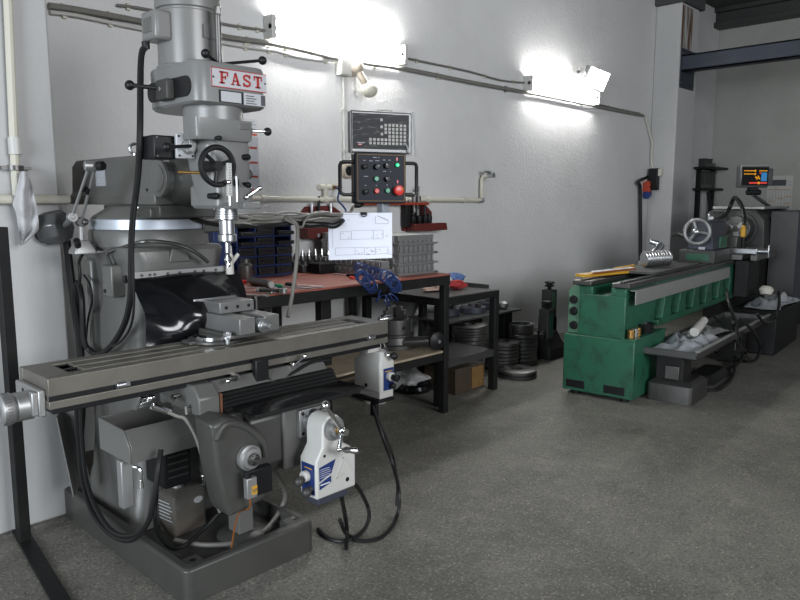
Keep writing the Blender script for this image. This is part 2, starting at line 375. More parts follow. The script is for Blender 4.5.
# water pipes: on the near pillar, round its corner and along the wall
t = thing('water_pipe', 'cream painted water pipe along the near pillar and the long wall at chest height', 'pipe', (3, 4.05, 1.45))
pz = HY(20, 199.5, 3.27).z
put('pillar_run', B().tube([(.25, 3.272, pz), (1.235, 3.272, pz), (1.285, 3.29, pz), (1.29, 3.34, pz), (1.29, 4.0, pz), (1.30, 4.05, pz), (1.34, 4.07, pz), (1.4, 4.066, pz + .002), (2.8, 4.066, 1.472), (5.3, 4.066, 1.468)], .020, 10, 0), M_cream, t)
rx = HY(480, 190, 4.07).x
put('riser', B().tube([(5.29, 4.066, 1.468), (rx, 4.066, 1.468), (rx + .02, 4.066, 1.49), (rx + .02, 4.066, 1.66), (rx + .04, 4.06, 1.69), (rx + .06, 4.02, 1.695)], .019, 10, 0), M_cream, t)
put('valve', B().cyl((rx + .06, 4.02, 1.695), (rx + .06, 3.96, 1.695), .024).sph((rx + .02, 4.066, 1.468), .03).bx(rx - .02, rx + .07, 4.0, 4.02, 1.715, 1.735), M_steel, t)
c = B()
for x in (2.9, 3.45, 4.6, 5.1): c.cyl((x - .02, 4.066, 1.471), (x + .02, 4.066, 1.471), .028)
c.cyl((.9, 3.272, pz), (.95, 3.272, pz), .027); put('coupling', c, M_cream, t)
# air outlet with brass fitting
p = HY(327, 187, 4.05)
t = thing('air_outlet', 'cream air pipe tee with brass fitting above the water pipe', 'air outlet', (p.x, 4.07, 1.49))
put('stub', B().cyl((p.x, 4.07, 1.49), (p.x, 4.07, p.z + .02), .02).cyl((p.x - .06, 4.07, p.z), (p.x + .05, 4.07, p.z), .022), M_cream, t)
put('fitting', B().cyl((p.x + .05, 4.07, p.z), (p.x + .15, 4.06, p.z), .016, .012), M_brass, t)
# near pillar pipes
t = thing('pillar_pipe', 'cream vertical pipe with clamps on the near pillar at the photo edge', 'pipe', (.7, 3.27, 1.5))
a = HY(8, 5, 3.275); c = HY(15.5, 175, 3.275)
put('pipe', B().tube([(a.x - .02, 3.272, 3.2), a, c, (c.x, 3.272, 1.47)], .018, 10, 0), M_cream, t)
e = HY(15, 146, 3.27); put('sleeve', B().cyl(e + V((0, 0, .035)), e - V((0, 0, .035)), .026), M_white, t)
e = HY(15, 168, 3.27); put('clamp', B().ring(e + V((0, 0, .01)), e - V((0, 0, .01)), .034, .018).box(e + V((.045, 0, 0)), (.03, .03, .012)).box(e + V((-.04, 0, 0)), (.03, .02, .016)), M_dsteel, t)
a = HY(4.5, 5, 3.285); c = HY(9, 90, 3.285); d = HY(11.5, 160, 3.285)
solo('thin_pipe', 'thin grey pipe beside the cream pipe on the near pillar', 'pipe', B().tube([(a.x - .02, 3.29, 3.2), a, c, d], .008, 8, 0), M_gcable)
# rag hanging from the clamp
P0 = HY(24, 170, 3.235)
outl = [((20, 172), (27, 171)), ((16, 190), (33, 186)), ((12.5, 203), (36, 203)), ((17, 213), (38, 217)), ((19, 226), (38, 229)), ((21, 237), (32, 236)), ((21.5, 245), (24, 243))]
def ragf(u, v):
    s = v * (len(outl) - 1); i = min(int(s), len(outl) - 2); f = s - i
    l = V((*outl[i][0], 0)).lerp(V((*outl[i + 1][0], 0)), f); r = V((*outl[i][1], 0)).lerp(V((*outl[i + 1][1], 0)), f)
    q = l.lerp(r, u); return HY(q.x, q.y, 3.225 + .018 * math.sin(u * 9 + v * 4) + .01 * math.sin(v * 22 + u * 5) - .02 * math.sin(PI * u))
solo('rag', 'crumpled grey rag hanging from the pipe clamp on the near pillar', 'rag', B().grid(ragf, 18, 28, .004), M_cloth, ang=80)
# socket strip on the far pillar
def PXp(px, py, o=.0): return HX(px, py, PX - o)
t = thing('power_socket_box', 'black power socket column with red and blue sockets on the far pillar', 'socket', PXp(653, 190))
a = PXp(650.5, 168.5, .05); c = PXp(656, 190, .05)
put('column', B().bx(PX - .07, PX - .001, min(a.y, c.y) - .02, max(a.y, c.y) + .02, c.z, a.z), M_black, t, .008)
for py, m in ((183.5, M_socket), (188.5, M_socket), (193.5, M_sockb)):
    q = PXp(647.3, py, .07); put('socket', B().cyl((PX - .04, q.y, q.z), (PX - .13, q.y - .02, q.z - .02), .045, .04, 16).cyl((PX - .13, q.y - .02, q.z - .02), (PX - .15, q.y - .023, q.z - .023), .048, .048, 16), m, t, .003)
a = PXp(656, 169, .05); c = PXp(661.5, 176, .05)
solo('switch_box', 'small cream switch box beside the black socket column on the far pillar', 'switch', B().bx(PX - .06, PX - .001, c.y, a.y, c.z, a.z), M_cream, bevel=.006)
solo('socket_feed_conduit', 'thin grey conduit bending down to the socket column on the far pillar', 'conduit', B().tube([HY(645.5, 116, 4.07), (PX - .02, 4.06, 2.2), (PX - .02, 4.06, PXp(645.5, 160).z), (PX - .02, PXp(652, 161).y, PXp(652, 161).z), (PX - .02, PXp(654, 168).y, PXp(654, 168).z)], .011, 8, 0), M_cream)
p = HY(638, 182, 4.05)
solo('socket_cable', 'black cable from the socket column dropping along the wall behind the lathe', 'cable', B().tube([PXp(650, 175.5, .05), HX(645, 178, 8.85), p, HY(640, 187, 4.06), HY(640.3, 210, 4.06), HY(640.3, 262, 4.06), (HY(640.3, 262, 4.06).x, 4.06, .02)], .022, 8, 4), M_cable)
# end wall chart, near chart
def chart(name, label, o, u, v, w, h, kind):
    n = u.cross(v).normalized()
    t = thing(name, label, 'chart', o)
    put('sheet', B().prism([(0, 0), (w, 0), (w, h), (0, h)], o, u, v, n * .003), M_sheetw if kind else M_sheetg, t)
    return t, n
M_sheetw = mat('chart_sheet', (.55, .55, .54), .8)
M_sheetg = mat('chart_sheet_aged', (.50, .49, .45), .8)
def marks(t, n, o, u, v, rects, m, name):
    b = B()
    for x0, x1, y0, y1 in rects: b.prism([(x0, y0), (x1, y0), (x1, y1), (x0, y1)], o + n * .0031, u, v, n * .001)
    put(name, b, m, t)
a = HY(240, 118, WY - .004); c = HY(259.5, 193, WY - .004); o = V((a.x, WY - .002, c.z)); w = c.x - a.x; h = HY(259.5, 120, WY - .004).z - c.z
t, n = chart('wall_chart', 'tall white chart with red bars on the wall behind the mill head', o, V((1, 0, 0)), V((0, 0, 1)), w, h, 1)
marks(t, n, o, V((1, 0, 0)), V((0, 0, 1)), [(.01, w - .01, h * f, h * f + .014) for f in (.02, .21, .40, .60, .78)], M_inkred, 'red_bar')
random.seed(5); g = [(w * .3 + w * .65 * k / 9, w * .3 + w * .65 * k / 9 + .004, h * .05, h * .76) for k in range(10)] + [(w * .5, w * .9, h * .86, h * .875), (w * .5, w * .9, h * .92, h * .935), (w * .6, w * .8, h * .96, h * .97)]
marks(t, n, o, V((1, 0, 0)), V((0, 0, 1)), g, M_ink, 'table_print')
a = HX(768, 176, EX - .004); c = HX(791, 209, EX - .004); o = V((EX - .002, a.y, c.z)); w = a.y - c.y; h = a.z - c.z; u = V((0, -1, 0))
t, n = chart('wall_chart', 'aged gear chart with dark picture on the end wall behind the lathe screen', o, u, V((0, 0, 1)), w, h, 0)
marks(t, n, o, u, V((0, 0, 1)), [(w * .18, w * .74, h * .70, h * .88)], M_ink2, 'dark_picture')
marks(t, n, o, u, V((0, 0, 1)), [(w * f, w * f + .008, .02, h * .6) for f in (.1, .22, .34, .46, .58, .7, .82, .93)] + [(w * .8, w * .95, h * .8, h * .83), (w * .85, w * .95, h * .7, h * .74), (w * .3, w * .4, h * .62, h * .66)], M_ink, 'table_print')
marks(t, n, o, u, V((0, 0, 1)), [(.01, w - .02, h * .58, h * .60), (w * .4, w * .65, h * .31, h * .335), (w * .72, w * .95, h * .36, h * .385), (w * .1, w * .35, h * .22, h * .24), (w * .7, w * .93, h * .16, h * .18)], M_yellow, 'ochre_bar')
# stand with shelves in the corner behind the pillar
def EXp(px, py, x=10.75): return HX(px, py, x)
t = thing('shelf_stand', 'black steel stand with two shelves in the corner behind the far pillar', 'stand', (10.7, 3.9, 0))
z1, z2 = EXp(700, 168).z, EXp(700, 188.5).z
ya, yb = 4.08, EXp(722, 168).y
put('shelf', B().bx(10.35, 11.0, yb, ya, z1 - .03, z1), M_bframe, t, .003)
put('shelf', B().bx(10.35, 11.0, EXp(717, 188).y, ya, z2 - .03, z2), M_bframe, t, .003)
q = EXp(697, 200, 10.5)
put('leg', B().bx(10.48, 10.54, q.y - .03, q.y + .03, 0, z1 - .03), M_bframe, t, .003)
q1 = EXp(708, 192, 10.5); q2 = EXp(714, 235, 10.5); d = (q2 - q1).normalized()
put('leg', B().tube([q1, q1 + d * (q1.z / -d.z)], .028, 4, 0), M_bframe, t)
put('leg', B().bx(10.9, 10.96, 4.0, 4.06, 0, z1), M_bframe, t, .003)
a = EXp(691, 173.5); c = EXp(711, 186)
solo('metal_box', 'dark metal box on the lower shelf of the corner stand', 'box', B().bx(10.5, 10.9, c.y, 4.06, z2 + .001, a.z).bx(10.49, 10.91, c.y - .01, 4.07, a.z, a.z + .02), M_ldark, bevel=.006)
solo('steel_bar', 'dark bar lying on the lower shelf of the corner stand before the box', 'bar', B().bx(10.42, 10.47, EXp(719, 184).y, 4.0, z2 + .001, z2 + .05), M_dsteel, bevel=.004)
a = EXp(704, 160); solo('tin_box', 'grey lidded tin on the upper shelf of the corner stand', 'box', B().bx(10.55, 10.8, a.y - .10, a.y + .12, z1 + .001, z1 + .11).bx(10.54, 10.81, a.y - .11, a.y + .13, z1 + .11, z1 + .125), M_ldark, bevel=.004)
a = EXp(693, 155); solo('gearwheel', 'dark gear standing at the wall end of the upper shelf of the corner stand', 'gear', B().rev([(.03, 0), (.12, 0), (.12, .05), (.03, .05), (.03, 0)], (10.6, a.y, z1 + .121), (1, .2, 0), 24, 0, False), M_dsteel)
solo('steel_bar', 'short dark bar at the outer end of the upper shelf of the corner stand', 'bar', B().bx(10.55, 10.62, EXp(719, 165).y, EXp(711, 165).y, z1 + .001, z1 + .05), M_dsteel, bevel=.004)

# ================================================================ MILLING MACHINE
mill = thing('milling_machine', 'tall grey knee milling machine with a red lettered FAST plate on its head', 'milling machine', (1.52, 2.8, 0))
X0 = 1.55
# base pan
b = B()
bx0, bx1, by0, by1 = 1.195, 1.79, 2.205, 3.32
b.loft([rrect(bx0, bx1, by0, by1, .0, .03), rrect(bx0, bx1, by0, by1, .128, .03), rrect(bx0 + .008, bx1 - .008, by0 + .008, by1 - .008, .136, .03), rrect(bx0 + .036, bx1 - .036, by0 + .036, by1 - .036, .136, .03), rrect(bx0 + .045, bx1 - .045, by0 + .045, by1 - .045, .07, .03)])
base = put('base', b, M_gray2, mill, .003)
b = B()
for x, y in ((bx0 + .06, by0 + .06), (bx1 - .06, by0 + .06)): put('corner_pad', B().bx(x - .045, x + .045, y - .045, y + .045, .06, .132), M_gray2, base, .006)
for x, y in ((bx0 + .065, by0 + .065), (bx1 - .05, by0 + .065)): put('bolt_hole', B().cyl((x, y, .130), (x, y, .1335), .012), M_black, base)
# column
CY = 3.05
b = B()
prof = [(.06, .29, 2.75, 3.31), (.13, .27, 2.76, 3.30), (.24, .24, 2.785, 3.29), (.40, .225, 2.79, 3.285), (.75, .215, 2.79, 3.285), (1.10, .205, 2.79, 3.28), (1.20, .215, 2.77, 3.285), (1.245, .235, 2.78, 3.29), (1.262, .235, 2.80, 3.28)]
b.loft([rrect(X0 - w, X0 + w, y0, y1, z, .07, 6) for z, w, y0, y1 in prof])
col = put('column', b, M_gray, mill)
b = B().bx(X0 - .14, X0 + .14, 2.735, 2.80, .2, 1.16); put('slideway', b, M_dsteel, col, .004)
b = B().bx(X0 - .238, X0 - .19, 3.14, 3.20, .78, 1.20); put('column_rib', b, M_gray, col, .012)
b = B().bx(X0 - .226, X0 - .20, 2.86, 3.02, .62, .80); put('access_cover', b, M_gray, col, .008)
for y, z in ((2.885, .775), (2.995, .775), (2.885, .65), (2.995, .65)): put('screw', B().cyl((X0 - .226, y, z), (X0 - .231, y, z), .008, n=8), M_dsteel, col)
q = HX(113, 279, X0 - .235)
ob = put('oil_box', B().bx(X0 - .262, X0 - .2, q.y - .045, q.y + .045, q.z - .075, q.z + .06), M_gray, col, .008)
put('screw', B().cyl((X0 - .262, q.y + .02, q.z - .05), (X0 - .266, q.y + .02, q.z - .05), .009, n=8), M_black, ob)
q2 = HY(208, 262, 2.72)
put('hose', B().tube([(X0 - .24, q.y, q.z + .055), (X0 - .25, q.y, q.z + .11), HX(122, 248, X0 - .22), HY(145, 241.5, 2.73), HY(175, 244, 2.72), HY(195, 252, 2.71), q2], .0085, 8, 6), M_dsteel, col)
b = B().prism([(-.05, 0), (.05, 0), (.035, .06), (-.035, .06)], HY(179, 262, 2.775), (1, 0, 0), (0, 0, 1), (0, -.012, 0)); put('cast_badge', b, M_gray, col, .006)
# turret
tur = put('turret', B().rev([(.245, 1.250), (.257, 1.262), (.257, 1.322), (.25, 1.332)], (X0, CY, 0), (0, 0, 1), 48), M_gray, mill, .003)
put('graduated_ring', B().rev([(.247, 1.333), (.247, 1.377)], (X0, CY, 0), (0, 0, 1), 48), M_ring, tur, .002)
put('turret_cap', B().rev([(.245, 1.3775), (.235, 1.39), (.17, 1.428), (.16, 1.434)], (X0, CY, 0), (0, 0, 1), 48), M_gray, tur, .002)
put('clamp_bolt', B().cyl((X0 - .12, 2.90, 1.40), (X0 - .12, 2.90, 1.43), .022, n=6), M_steel, tur)
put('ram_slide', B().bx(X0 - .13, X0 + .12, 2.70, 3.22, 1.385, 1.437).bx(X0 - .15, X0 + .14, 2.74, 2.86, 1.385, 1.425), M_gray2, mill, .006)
# ram
rp = [(-.128, 0), (.128, 0), (.128, .045), (.118, .055), (.112, .18), (.09, .212), (-.09, .212), (-.112, .18), (-.118, .055), (-.128, .045)]
b = B().prism(rp, (X0, 2.74, 1.438), (1, 0, 0), (0, 0, 1), (0, .85, 0))
ram = put('ram', b, M_gray, mill, .006)
q = HX(100, 175, X0 - .122)
pl = put('data_plate', B().bx(X0 - .121, X0 - .116, q.y - .045, q.y + .05, q.z - .05, q.z + .05), M_plate, ram)
g = B()
for k, (a0, a1) in enumerate([(.1, .5), (.1, .9), (.1, .9), (.1, .7), (.1, .9), (.5, .8), (.1, .9)]):
    z = q.z + .042 - k * .013; g.bx(X0 - .1225, X0 - .121, q.y + .05 - .095 * a0, q.y + .05 - .095 * a1, z - .003, z)
put('plate_print', g, M_ink, pl)
q = HX(135, 147, X0 - .06); put('eye_bolt', B().torus((X0 - .06, q.y, 1.650 + .030), (.3, 1, 0), .022, .007).cyl((X0 - .06, q.y, 1.645), (X0 - .06, q.y, 1.66), .015), M_steel, ram)
for px, py, r in ((150, 173, .009), (147, 190, .007), (166, 191, .007), (158, 187, .006)): 
    q = HX(px, py, X0 - .119); put('bolt_hole', B().cyl((X0 - .114, q.y, q.z), (X0 - .1205, q.y, q.z), r, n=10), M_black, ram)
q = HX(161, 172, X0 - .12)
put('pivot_flange', B().cyl((X0 - .08, 2.70, 1.545), (X0 - .135, 2.70, 1.545), .075, n=32).cyl((X0 - .135, 2.70, 1.545), (X0 - .139, 2.70, 1.545), .055, n=32), M_gray, ram, .003)
put('flange_edge', B().ring((X0 - .10, 2.70, 1.545), (X0 - .125, 2.70, 1.545), .077, .07), M_steel, ram)
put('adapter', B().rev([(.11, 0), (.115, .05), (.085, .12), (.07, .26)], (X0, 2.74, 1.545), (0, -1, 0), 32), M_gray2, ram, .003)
# head
HYF = 2.35
b = B()
b.loft([rrect(X0 - .088, X0 + .075, HYF + .01, 2.50, 1.45, .03, 4), rrect(X0 - .095, X0 + .08, HYF + .004, 2.52, 1.53, .03, 4), rrect(X0 - .11, X0 + .085, HYF + .0, 2.53, 1.61, .035, 4), rrect(X0 - .115, X0 + .085, HYF + .0, 2.52, 1.66, .035, 4), rrect(X0 - .08, X0 + .08, HYF + .02, 2.50, 1.70, .03, 4)])
head = put('head', b, M_headg, mill)
put('quill_housing', B().loft([rrect(X0 - .078, X0 + .072, HYF - .012, 2.54, 1.425, .03, 5), rrect(X0 - .088, X0 + .08, HYF - .016, 2.55, 1.437, .03, 5), rrect(X0 - .088, X0 + .08, HYF - .016, 2.55, 1.505, .03, 5), rrect(X0 - .07, X0 + .07, HYF + .01, 2.53, 1.53, .03, 5)]), M_headg, head)
put('stop_bracket', B().bx(X0 + .005, X0 + .085, HYF - .045, HYF + .01, 1.425, 1.45), M_headg, head, .004)
put('upper_block', B().loft([rrect(X0 - .158, X0 + .078, HYF - .004, 2.44, 1.678, .02, 4), rrect(X0 - .163, X0 + .083, HYF - .010, 2.445, 1.688, .02, 4), rrect(X0 - .163, X0 + .083, HYF - .010, 2.445, 1.755, .015, 4)]), M_headg, head)
put('cast_window', B().bx(X0 + .018, X0 + .063, HYF - .014, HYF - .009, 1.722, 1.745), M_gray, head, .002)
put('neck', B().rev([(.112, 1.75), (.112, 1.82)], (X0 - .02, 2.455, 0), (0, 0, 1), 40).bx(X0 - .09, X0 + .07, 2.47, 2.56, 1.70, 1.82), M_headg, head)
# belt housing
b = B()
out = [(-.165 + .045 - .045 * math.cos(a), .045 - .045 * math.sin(a)) for a in [PI / 2 * k / 6 for k in range(7)]]
out += [(.150 - .045 + .045 * math.sin(a), .045 - .045 * math.cos(a)) for a in [PI / 2 * k / 6 for k in range(7)]]
out += [(-.0075 + .1575 * math.cos(a), .29 + .1575 * math.sin(a)) for a in [PI * k / 16 for k in range(17)]]
def bh(z, d): return [V((X0 + x * (1 - d), HYF - .02 + y * (1 - d) + d * .22, z)) for x, y in out]
b.loft([bh(1.805, .05), bh(1.813, .0), bh(1.945, .0), bh(1.955, .02), bh(1.958, .06)])
hous = put('belt_housing', b, M_headg, mill)
hy = HYF - .02
b = B()
q0 = HX(152, 94, X0 - .166); q1 = HX(190, 82, X0 - .166); zc = (q0.z + q1.z) / 2 - .005
b.prism([(p[0], p[1]) for p in rr2(q1.y - .005, q0.y + .03, zc - .035, zc + .038, .034, 6)], (X0 - .1655, 0, 0), (0, 1, 0), (0, 0, 1), (-.0035, 0, 0))
slot = put('belt_slot', b, M_black, hous)
ym = (q0.y + q1.y) / 2 + .01
put('tension_block', B().bx(X0 - .20, X0 - .166, ym - .045, ym + .04, zc - .04, zc + .035), M_ldark, hous, .006)
put('tension_lever', B().cyl((X0 - .19, ym + .02, zc + .005), (X0 - .25, ym + .12, zc + .02), .008).sph((X0 - .255, ym + .13, zc + .021), .019), M_black, hous)
put('lever_pin', B().cyl((X0 - .2, ym, zc), (X0 - .205, ym, zc), .008), M_chrome, hous)
# FAST plate
yp = hy - .001
A_ = HY(210.5, 66.5, yp); C_ = HY(264, 86.5, yp); px0, px1_, pz0, pz1 = A_.x, X0 + .138, 1.866, 1.935
plt = put('name_plate', B().bx(px0, px1_, yp - .002, yp + .002, pz0, pz1), M_plate, hous)
W_, H_ = px1_ - px0, pz1 - pz0
put('plate_border', B().bx(px0, px1_, yp - .003, yp - .002, pz1 - .003, pz1).bx(px0, px1_, yp - .003, yp - .002, pz0, pz0 + .003).bx(px0, px0 + .003, yp - .003, yp - .002, pz0, pz1), M_fred, plt)
def arcs(cx, cy, rx, ry, a0, a1, n=10): return [(cx + rx * math.cos(math.radians(a0 + (a1 - a0) * k / n)), cy + ry * math.sin(math.radians(a0 + (a1 - a0) * k / n))) for k in range(n + 1)]
def stroke(pts, t):
    L_, R_ = [], []
    for i, p in enumerate(pts):
        a = pts[max(i - 1, 0)]; c = pts[min(i + 1, len(pts) - 1)]; d = V((c[0] - a[0], c[1] - a[1])).normalized()
        L_.append((p[0] - d.y * t / 2, p[1] + d.x * t / 2)); R_.append((p[0] + d.y * t / 2, p[1] - d.x * t / 2))
    return [[L_[i], L_[i + 1], R_[i + 1], R_[i]] for i in range(len(pts) - 1)]
def rc(x0, x1, y0, y1): return [(x0, y0), (x1, y0), (x1, y1), (x0, y1)]
LET = {
 'F': [rc(.16, .40, 0, 1), rc(0, .95, .86, 1), rc(.82, .95, .62, .9), rc(.3, .68, .46, .58), rc(.6, .72, .36, .68), rc(0, .58, 0, .13)],
 'A': [[(.40, 1), (.55, 1), (.22, 0), (.10, 0)], [(.40, 1), (.60, 1), (.96, 0), (.70, 0)], rc(.22, .75, .28, .40), rc(0, .36, 0, .11), rc(.58, 1.06, 0, .11)],
 'S': stroke(arcs(.48, .73, .33, .20, 20, 270, 12) + arcs(.48, .27, .36, .21, 90, -160, 12)[0:], .19) + [rc(.76, .88, .66, 1), rc(.08, .2, 0, .34)],
 'T': [rc(.36, .62, 0, 1), rc(.02, .96, .86, 1), rc(.02, .14, .62, .9), rc(.84, .96, .62, .9), rc(.2, .78, 0, .13)],
 'D': [rc(.05, .3, 0, 1)] + stroke(arcs(.3, .5, .48, .41, 90, -90, 10), .2),
 'P': [rc(.05, .3, 0, 1)] + stroke(arcs(.3, .73, .42, .2, 90, -90, 8), .18)}
def word(txt, o, u, v, n, w, h, gap):
    b = B(); x = 0
    for ch in txt:
        for P_ in LET[ch]: b.prism([(x + p[0] * w, p[1] * h) for p in P_], o, u, v, n)
        x += w + gap
    return b
put('lettering', word('FAST', V((px0 + W_ * .135, yp - .002, pz0 + H_ * .2)), V((1, 0, 0)), V((0, 0, 1)), V((0, -.0018, 0)), W_ * .165, H_ * .64, W_ * .042), M_fred, plt)
for x in (px0 + .008, px1_ - .006): put('rivet', B().sph((x, yp - .003, (pz0 + pz1) / 2), .004, 8), M_dsteel, plt)
A2 = HY(218, 87, yp); zt = pz0 - .008; zb = zt - .044; xm = px0 + W_ * .56
p2 = put('spec_plate', B().bx(px0 + W_ * .13, xm, yp - .0015, yp + .002, zb, zt), M_black, hous)
put('plate_face', B().bx(px0 + W_ * .16, xm - W_ * .04, yp - .003, yp - .001, zb + .003, zt - .004), M_plate, p2)
p3 = put('spec_plate', B().bx(xm + W_ * .01, px1_ - W_ * .02, yp - .0015, yp + .002, zb, zt), M_plate, hous)
g = B().bx(px1_ - W_ * .11, px1_ - W_ * .03, yp - .003, yp - .001, zb + .003, zt - .003)
for k in range(4): g.bx(xm + W_ * .05, xm + W_ * (.2 + .04 * (k % 2)), yp - .003, yp - .001, zt - .012 - k * .009, zt - .009 - k * .009)
put('plate_print', g, M_ink2, p3)
# motor
MY = 2.625
b = B().rev([(.128, 1.945), (.128, 1.972), (.120, 1.978), (.120, 2.176), (.117, 2.180), (.117, 2.186), (.126, 2.190), (.126, 2.40), (.11, 2.43), (.05, 2.435)], (X0 - .012, MY, 0), (0, 0, 1), 48)
mot = put('motor', b, M_motor, mill)
q = HX(157, 28, X0 - .15)
tb = put('terminal_box', B().bx(X0 - .185, X0 - .115, MY - .06, MY + .055, 2.058, 2.166), M_motor, mot, .012)
put('cable_gland', B().cyl((X0 - .172, MY + .045, 2.06), (X0 - .172, MY + .045, 2.035), .015), M_black, tb)
put('box_emblem', B().bx(X0 - .188, X0 - .184, MY - .03, MY + .03, 2.085, 2.14), M_gray, tb, .002)
put('rating_plate', B().prism([(-.035, 0), (.035, 0), (.035, .05), (-.035, .05)], (X0 + .012, MY - .1215, 2.075), V((1, .15, 0)), (0, 0, 1), (0, -.002, 0)), M_motor, mot)
dbx, dby = X0 + .01, 2.45
db = put('drawbar', B().cyl((dbx, dby, 1.955), (dbx, dby, 1.975), .038, .034).cyl((dbx, dby, 1.96), (dbx, dby, 2.155), .0125).cyl((dbx, dby, 2.155), (dbx, dby, 2.185), .015, n=6), M_dsteel, hous, .002)
for px, py in ((205.5, 53.5), (262.5, 60.5)):
    e = HY(px, py, 2.40); put('brake_lever', B().tube([(dbx, dby, 1.972), V((dbx, dby, 1.974)).lerp(e, .3), e], .006, 8, 0).sph(e, .017), M_black, hous)
# head controls
hw = HY(217.5, 166, 2.285)
w = put('fine_feed_handwheel', B().torus(hw, (0, -1, 0), .067, .0105, 40, 10).cyl(hw + V((0, .07, 0)), hw - V((0, .012, 0)), .022, .018), M_black, head)
b = B()
for a in (20, 140, 260): b.tube([hw, hw + V((.066 * math.cos(math.radians(a)), 0, .066 * math.sin(math.radians(a))))], .008, 8, 0)
put('spoke', b, M_black, w)
e = hw + V((.026, -.03, -.058)); put('wheel_handle', B().cyl(e + V((0, .035, 0)), e, .006).sph(e, .009), M_chrome, w)
a = HY(176, 133, 2.44); c = HY(195, 159, 2.44)
fp = put('lever_plate', B().bx(a.x, c.x, 2.44, 2.455, c.z, a.z), M_plate, head, .003)
for x in (a.x + .01, c.x - .01):
    for z in (c.z + .01, a.z - .01): put('screw', B().cyl((x, 2.44, z), (x, 2.437, z), .004, n=8), M_black, fp)
m = (a + c) / 2
put('lever_dial', B().cyl((m.x + .01, 2.44, m.z), (m.x + .01, 2.425, m.z), .028).bx(m.x + .002, m.x + .018, 2.415, 2.43, m.z - .022, m.z + .03), M_alu, fp, .002)
e = HY(166.5, 147, 2.36); put('feed_lever', B().cyl((m.x + .01, 2.42, m.z), e, .0065).cyl(V((m.x + .01, 2.42, m.z)).lerp(e, .72), e, .010, .016).sph(e, .017), M_black, fp)
a2 = HY(149.5, 135, 2.5); c2 = HY(178, 160, 2.5)
fb = put('power_feed_box', B().bx(a2.x, a.x + .02, 2.47, 2.58, c2.z, a2.z), M_black, head, .006)
for z in (a2.z - .008, c2.z + .01): put('cover_screw', B().cyl((a2.x + .01, 2.47, z), (a2.x + .01, 2.465, z), .004), M_dsteel, fb)
put('feed_shaft', B().cyl(HY(178, 172, 2.42), HY(206, 173, 2.36), .0055), M_brass, head)
a = HY(228.5, 163, 2.275); c = HY(229.5, 196, 2.275)
rl = put('depth_scale', B().bx(a.x - .009, a.x + .009, 2.268, 2.282, c.z, a.z), M_white, head, .001)
g = B()
for k in range(12): g.bx(a.x - .005, a.x + (.003 if k % 3 else .007), 2.267, 2.268, c.z + .008 + k * .0095, c.z + .0095 + k * .0095)
put('scale_print', g, M_ink2, rl)
put('stop_rod', B().cyl((a.x + .002, 2.277, c.z), (a.x + .002, 2.277, c.z - .035), .006).cyl((a.x + .002, 2.277, c.z - .03), (a.x + .002, HYF, c.z - .03), .005), M_steel, head)
a = HY(235, 179, HYF - .002); c = HY(235, 201, HYF - .002); put('quill_slot', B().bx(a.x - .013, a.x + .013, HYF - .010, HYF + .01, 1.46, a.z), M_black, head, .001)
put('slot_rod', B().cyl((a.x - .004, HYF - .018, 1.45), (a.x - .004, HYF - .018, a.z + .01), .005), M_steel, head)
def knob(px, py, y, r, l, n='knob', m=M_black, ax=(.35, -1, 0)):
    e = HY(px, py, y); d = V(ax).normalized(); return put(n, B().cyl(e - d * l, e, r * .8, r, 14).cyl(e, e + d * r * .5, r, r * .7, 14), m, head, .002)
knob(248.5, 157, 2.33, .012, .06); knob(249, 185, 2.33, .012, .06); knob(247, 196.5, 2.34, .014, .05); knob(217, 196, 2.33, .013, .04); knob(220, 138, 2.325, .010, .02)
e0 = HY(247, 197, 2.325); e1 = HY(260, 188, 2.29); put('quill_lock_lever', B().tube([e0, e1], .0045, 8, 0).sph(e1, .010).sph(e0, .011), M_chrome, head)
e0 = HY(251, 131, 2.36); e1 = HY(266, 131.5, 2.34); put('speed_lever', B().cyl(e0 - V((.02, 0, 0)), e1, .0055).cyl(e0 - V((.03, 0, 0)), e0, .012), M_chrome, head)
put('lever_ball', B().sph(e1 + V((.008, 0, 0)), .0165), M_black, head)
put('lock_disc', B().cyl(HY(245, 174, 2.40), HY(247.5, 174, 2.37), .022), M_black, head, .003)
# spindle
sx, sy = X0 + .008, 2.43
qu = put('quill', B().rev([(.043, 1.425), (.043, 1.412), (.046, 1.411), (.046, 1.383), (.040, 1.381), (.030, 1.379), (.030, 1.325), (.036, 1.323), (.036, 1.298), (.030, 1.292)], (sx, sy, 0), (0, 0, 1), 32), M_steel, mill, .001)
b = B().cyl((sx, sy, 1.292), (sx, sy, 1.25), .011)
for k in range(2):
    b.tube([(sx + .010 * math.cos(k * PI + t * .7), sy + .010 * math.sin(k * PI + t * .7), 1.255 - t * .008) for t in range(8)], .005, 6, 2)
b.cyl((sx, sy, 1.252), (sx, sy, 1.195), .0085)
put('end_mill', b, M_chrome, qu)
for z in (1.402, 1.392): put('groove', B().rev([(.0465, 0), (.0465, .002)], (sx, sy, z), (0, 0, 1), 32), M_black, qu)
